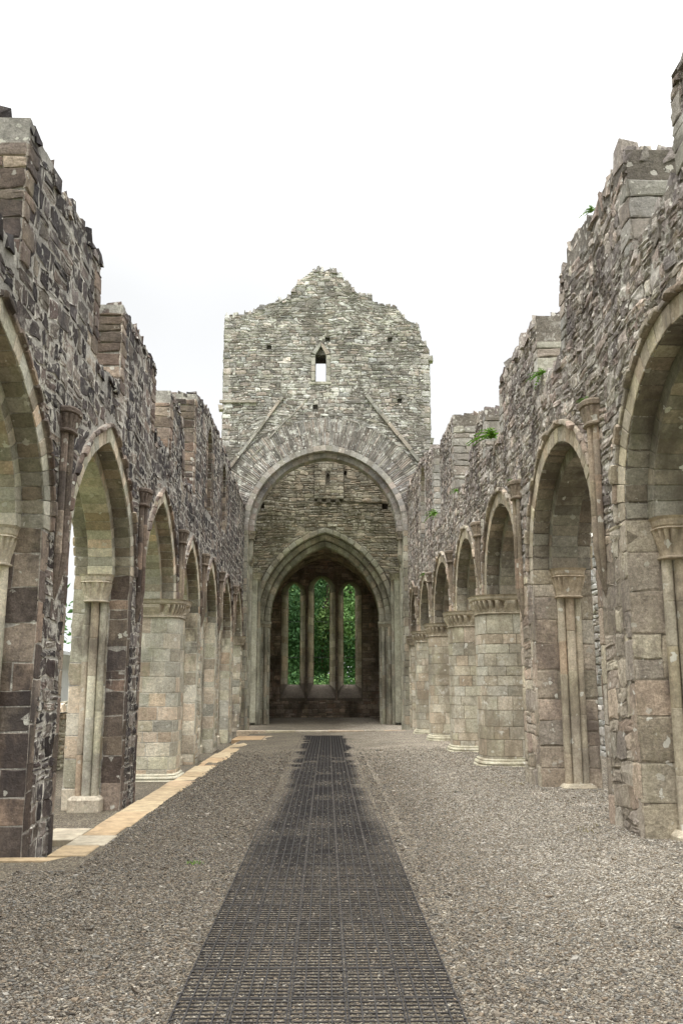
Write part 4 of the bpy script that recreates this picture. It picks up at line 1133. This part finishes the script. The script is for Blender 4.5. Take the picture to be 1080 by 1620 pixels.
# ------------------------------------------------------------------ loose gravel (real stones near the viewer)
def pebbles(n, xr, yr, size, seed):
    r2 = np.random.default_rng(seed)
    u = r2.uniform(0, 1, n); y = yr[0] * (yr[1] / yr[0]) ** u                       # denser near the viewer
    x = r2.uniform(xr[0], xr[1], n)
    keep = ~((x < -2.38) & (y > 8.9)); x, y = x[keep], y[keep]; n = len(x)
    on = (x > -.81) & (x < .74)
    keep = ~(on & (r2.uniform(0, 1, n) < .15)) & (r2.uniform(0, 1, n) > (y - 12) / 12); x, y, on = x[keep], y[keep], on[keep]; n = len(x)
    s = size * np.exp(r2.normal(0, .33, n)) * (1 + np.clip(y - 9, 0, 12) * .05); s[on] *= .62
    z = np.array([gz2(a, b) for a, b in zip(x, y)])
    base = np.array([(-1, -1, -1), (1, -1, -1), (1, 1, -1), (-1, 1, -1), (-1, -1, 1), (1, -1, 1), (1, 1, 1), (-1, 1, 1)], float)
    P = base[None] * r2.uniform(.45, 1.0, (n, 8, 3)); P *= (r2.uniform(.6, 1.2, (n, 1, 3)) * np.array([1, 1, .62]))
    ang = r2.uniform(0, 6.28, n); c_, s_ = np.cos(ang), np.sin(ang)
    X = P[..., 0] * c_[:, None] - P[..., 1] * s_[:, None]; Y = P[..., 0] * s_[:, None] + P[..., 1] * c_[:, None]
    tl = r2.normal(0, .3, n)[:, None]
    Z = P[..., 2] + tl * X
    V = np.stack([X * s[:, None] + x[:, None], Y * s[:, None] + y[:, None], Z * s[:, None] + (z + s * .12)[:, None]], -1)
    F = np.array([(0, 3, 2, 1), (4, 5, 6, 7), (0, 1, 5, 4), (1, 2, 6, 5), (2, 3, 7, 6), (3, 0, 4, 7)])
    A = np.zeros((n, 8, 4)); t = r2.beta(1.5, 1.9, n) * .86 + (x > .8) * .38 * np.clip((y - 3.5) / 4, 0.1, 1) * np.clip((x - .8) / 1.2, 0, 1); t[r2.uniform(0, 1, n) < .012] = 1; A[..., 0] = np.clip(t, 0, 1)[:, None]; A[..., 3] = 1
    return V.reshape(-1, 3), (F[None] + (np.arange(n) * 8)[:, None, None]).reshape(-1, 4), A.reshape(-1, 4)
pb = MB()
pb.raw_np(*pebbles(400000, (-2.9, 3.9), (3.9, 24.0), .0078, 5))
pb.build('gravel', M_PEBBLE, kind='stuff')

# ------------------------------------------------------------------ vegetation
def leaf_cloud(m, n, cen, rad, size, seed, shell=.55, lumps=9, r0=.0, r1=1.0):
    r2 = np.random.default_rng(seed)
    cen = np.array(cen, float); rad = np.array(rad, float)
    lc = r2.normal(0, 1, (lumps, 3)); lc /= np.linalg.norm(lc, axis=1, keepdims=True); lc *= r2.uniform(.35, .85, (lumps, 1)); lr = r2.uniform(.25, .5, lumps)
    k = r2.integers(0, lumps, n)
    d = r2.normal(0, 1, (n, 3)); d /= np.linalg.norm(d, axis=1, keepdims=True)
    rr = r2.uniform(shell, 1.05, n) ** 1.0
    P = cen + rad * (lc[k] + d * (lr[k] * rr)[:, None])
    a = r2.normal(0, 1, (n, 3)); a /= np.linalg.norm(a, axis=1, keepdims=True)
    nr = d * .6 + r2.normal(0, .6, (n, 3)) + np.array([0, 0, .4]); nr /= np.linalg.norm(nr, axis=1, keepdims=True)
    a = a - nr * (a * nr).sum(1, keepdims=True); a /= np.linalg.norm(a, axis=1, keepdims=True); b = np.cross(nr, a)
    s = (size * r2.uniform(.6, 1.4, n))[:, None]
    V = np.stack([P - a * s, P - b * s * .5 + nr * s * .12, P + a * s, P + b * s * .5 + nr * s * .12], 1)
    A = np.zeros((n, 4, 4)); lum = r2.uniform(.0, 1.0, lumps)[k]; A[..., 0] = np.clip(lum * .75 + r2.uniform(0, .25, n), r0, r1)[:, None]; A[..., 3] = 1
    F = (np.arange(n) * 4)[:, None] + np.arange(4)[None]
    m.raw_np(V.reshape(-1, 3), F, A.reshape(-1, 4))

def tree(name, label, loc, H, cr, seed, n=16000, size=.11, r0=0, r1=1):
    t = thing(name, label, 'tree', loc, 'trees beyond the end windows')
    r2 = random.Random(seed); m = MB(); x, y, z = loc
    top = (x + r2.uniform(-.4, .4), y + r2.uniform(-.4, .4), z + H * .75)
    pts = [(x + (top[0] - x) * k / 5 + r2.uniform(-.1, .1), y + (top[1] - y) * k / 5, z - .2 + (H * .75) * k / 5) for k in range(6)]
    tube(m, pts, [.3, .25, .2, .15, .1, .05], 9)
    for k in range(9):
        f = r2.uniform(.25, .9); a = r2.uniform(0, 6.28); L = cr * r2.uniform(.5, .9); p0 = Vector(pts[0]).lerp(Vector(pts[-1]), f)
        p1 = p0 + Vector((math.cos(a) * L * .5, math.sin(a) * L * .5, L * .35)); p2 = p1 + Vector((math.cos(a) * L * .5, math.sin(a) * L * .5, L * .12))
        tube(m, [p0, p1, p2], [.09, .055, .02], 6)
    m.build('trunk', M_BARK, t)
    c = MB(); leaf_cloud(c, n, (x, y, z + H * .55), (cr, cr, H * .5), size, seed, .3, 22, r0, r1)
    c.build('crown', M_LEAF, t)
tree('broadleaf_tree', 'pale yellow-green leafy tree filling the left lancet', (-3.0, 58, -.5), 12.0, 3.0, 21, r0=.25)
tree('broadleaf_tree', 'tall mid-green tree behind the centre lancet', (-.2, 61, -.5), 14.0, 3.2, 22, 20000)
tree('broadleaf_tree', 'dense dark green tree behind the right lancet', (2.6, 59, -.5), 13.0, 3.0, 23, 18000, r1=.75)
tree('broadleaf_tree', 'dark broad tree further back between the other two', (-1.6, 68, -.5), 14.5, 4.6, 24, 24000, r1=.6)
tree('broadleaf_tree', 'dark broad tree set back on the right behind the lancets', (3.6, 68, -.5), 15.0, 4.6, 25, 24000, r1=.6)
hd = MB(); leaf_cloud(hd, 14000, (-.2, 54.5, .6), (6, .9, 1.7), .09, 41, .2, 60, .2, 1)
tag(hd.build('hedge', M_LEAF), 'low bright green undergrowth outside the sills of the lancets', 'hedge')

def fern(label, loc, side, s, seed, group='green plants rooted in the right-hand wall'):
    r2 = random.Random(seed); m = MB(); loc = Vector(loc)
    for k in range(16):
        a = r2.uniform(-1.5, 1.5); L = s * r2.uniform(.5, 1.15); out = Vector((-side * math.cos(a), math.sin(a), r2.uniform(.1, 1.1))).normalized()
        up = Vector((0, 0, 1)); sd_ = out.cross(up).normalized(); pts = []
        for i in range(7):
            f = i / 6; p = loc + out * L * f - up * (L * .55 * f * f); pts.append(p)
        for i in range(1, 7):
            for s2 in (-1, 1):
                w_ = L * .2 * (1.05 - i / 7); p = pts[i]; q = p + sd_ * s2 * w_ + out * w_ * .4 - up * w_ * .25
                e1 = (pts[i] - pts[i - 1]) * .42
                m.raw([p - e1, p + e1 * .2, q + e1 * .3, q - e1 * .3], [(0, 1, 2, 3)], (min(1, max(0, r2.gauss(.55, .25))), 0, 1, 1))
        tube(m, [tuple(p) for p in pts], .004 * s / .25, 4, (.2, .2, 1, 1))
    o = m.build('fern', M_FERN); tag(o, label, 'fern', group); return o
fw = MB(); leaf_cloud(fw, 30000, (0, 82, 6), (26, 3, 10), .3, 44, .1, 90, 0, .6)
fw.build('far_wood', M_LEAF, kind='stuff')
fern('largest bright green fern in the broken window notch midway along the right-hand wall', (3.08, 15.6, 6.1), 1, .55, 1)
fern('yellow-green plant below a broken window above the big right-hand arch', (3.1, 12.05, 6.05), 1, .26, 2)
fern('small tuft on the high edge of the right-hand wall top near the camera', (3.12, 9.5, 7.14), 1, .17, 3)
fern('green fern below the third broken window of the right-hand wall', (3.08, 20.2, 6.1), 1, .24, 4)
fern('dark green fern low under the fourth broken window of the right-hand wall', (3.08, 24.35, 6.35), 1, .42, 5)
fern('sparse tuft sprouting on top of the nearest right-hand corbel', (3.0, 9.75, 4.9), 1, .13, 6)
fern('small pale tuft sprouting on the second right-hand corbel', (3.0, 13.9, 4.9), 1, .13, 7)
fern('little fern low down near the far end of the right-hand wall', (3.08, 27.3, 5.0), 1, .22, 8)

def tuft(label, x, y, s, seed, mat=None):
    r2 = random.Random(seed); m = MB(); z = gz(x, y)
    for k in range(40):
        a = r2.uniform(0, 6.28); r = s * math.sqrt(r2.random()); p = Vector((x + r * math.cos(a) * 1.6, y + r * math.sin(a), z - .005)); h = r2.uniform(.02, .055); d = Vector((r2.gauss(0, .5), r2.gauss(0, .5), 1)) * h; w_ = Vector((math.cos(a + 1.5), math.sin(a + 1.5), 0)) * .006
        m.raw([p - w_, p + w_, p + d * .6 + w_ * .7, p + d], [(0, 1, 2, 3)], (min(1, max(0, r2.gauss(.55, .25))), 0, 1, 1))
    tag(m.build('grass_tuft', mat or M_FERN), label, 'grass tuft', 'grass tufts in the gravel')
M_WEED = attr_mat('dry_weeds', [srgb(84, 78, 52), srgb(120, 112, 72), srgb(146, 138, 98)], .15, 20, 0, .9)
tuft('green weed tuft on the pale gravel between the two nearest left piers', -3.35, 11.2, .08, 1)
tuft('thin grass tuft in open gravel between the kerb and the walkway', -1.25, 9.0, .06, 2)
tuft('dry brownish weeds at the foot of the second right-hand pier', 2.98, 14.0, .28, 7, M_WEED)
tuft('dry weeds along the foot of the nearest right-hand pier', 2.98, 9.7, .25, 8, M_WEED)
tuft('grass tuft at the kerb edge beside the third left pier', -2.98, 18.1, .16, 3)
tuft('grass tuft at the kerb edge near the fourth left pier', -2.95, 22.4, .16, 4)

# ------------------------------------------------------------------ things outside the nave
aw = MB()
AX = 6.0
pl = [(8, 4.6), (14, 4.9), (20, 4.95), (30, 5.0), (33, 5.0)]
op = [rect(17.2, 18.0, .2, 1.28), rect(17.3, 17.9, 1.45, 2.0)]
poly = [(8, -.2)] + pl + [(33, -.2)]
prism(aw, poly, op, lambda u, z: (AX, u, z), lambda u, z: (AX + .7, u, z))
fill(aw, [[(-u, z) for u, z in poly]] + [[(-u, z) for u, z in o_] for o_ in op], lambda u, z: (AX, -u, z), 0, 5.0, hr=(.1, .26), wr=(.15, .5), h=.035, gap=.02, bev=.02, jit=.014)
cap_stones(aw, pl, AX, AX + .7, lambda x, u, z: (x, u, z))
tag(aw.build('aisle_wall', M_AISLE), 'pale whitish rubble wall glimpsed outside the gap between the two nearest right piers', 'stone wall')
lw_ = MB()
poly = [(10, -.4), (10, 1.0), (30, 1.1), (30, -.4)]
prism(lw_, poly, [], lambda u, z: (-5.9, u, z), lambda u, z: (-6.5, u, z))
fill(lw_, [poly], lambda u, z: (-5.9, u, z), -.2, 1.1, hr=(.1, .22), wr=(.15, .45), h=.03, gap=.02, bev=.02, jit=.012)
cap_stones(lw_, [(10, 1.0), (30, 1.1)], -6.5, -5.9, lambda x, u, z: (x, u, z))
tag(lw_.build('aisle_wall', M_ASH_L), 'low buff stone wall seen through the narrow gap past the nearest left pier', 'stone wall')
sh = thing('shed', 'white boarded shed behind the low wall past the nearest left pier', 'shed', (-10.6, 30, 0))
m = MB(); box(m, -12.5, -8.8, 28, 33, -.2, 2.6, 0, (0, 0, 0, 0)); m.build('wall', M_WHITE, sh)
m = MB(); loft(m, [[(-12.8, y_, 2.6), (-8.5, y_, 2.6), (-8.5, y_, 2.72), (-10.65, y_, 3.5), (-12.8, y_, 2.72)] for y_ in (27.8, 33.2)]); m.build('roof', M_WHITE, sh)
hd = MB(); leaf_cloud(hd, 7000, (-13.5, 38, 1.6), (5, 1.2, 2.6), .12, 43, .2, 30, .2, 1)
tag(hd.build('hedge', M_LEAF), 'green hedge far off beyond the white shed on the left', 'hedge')
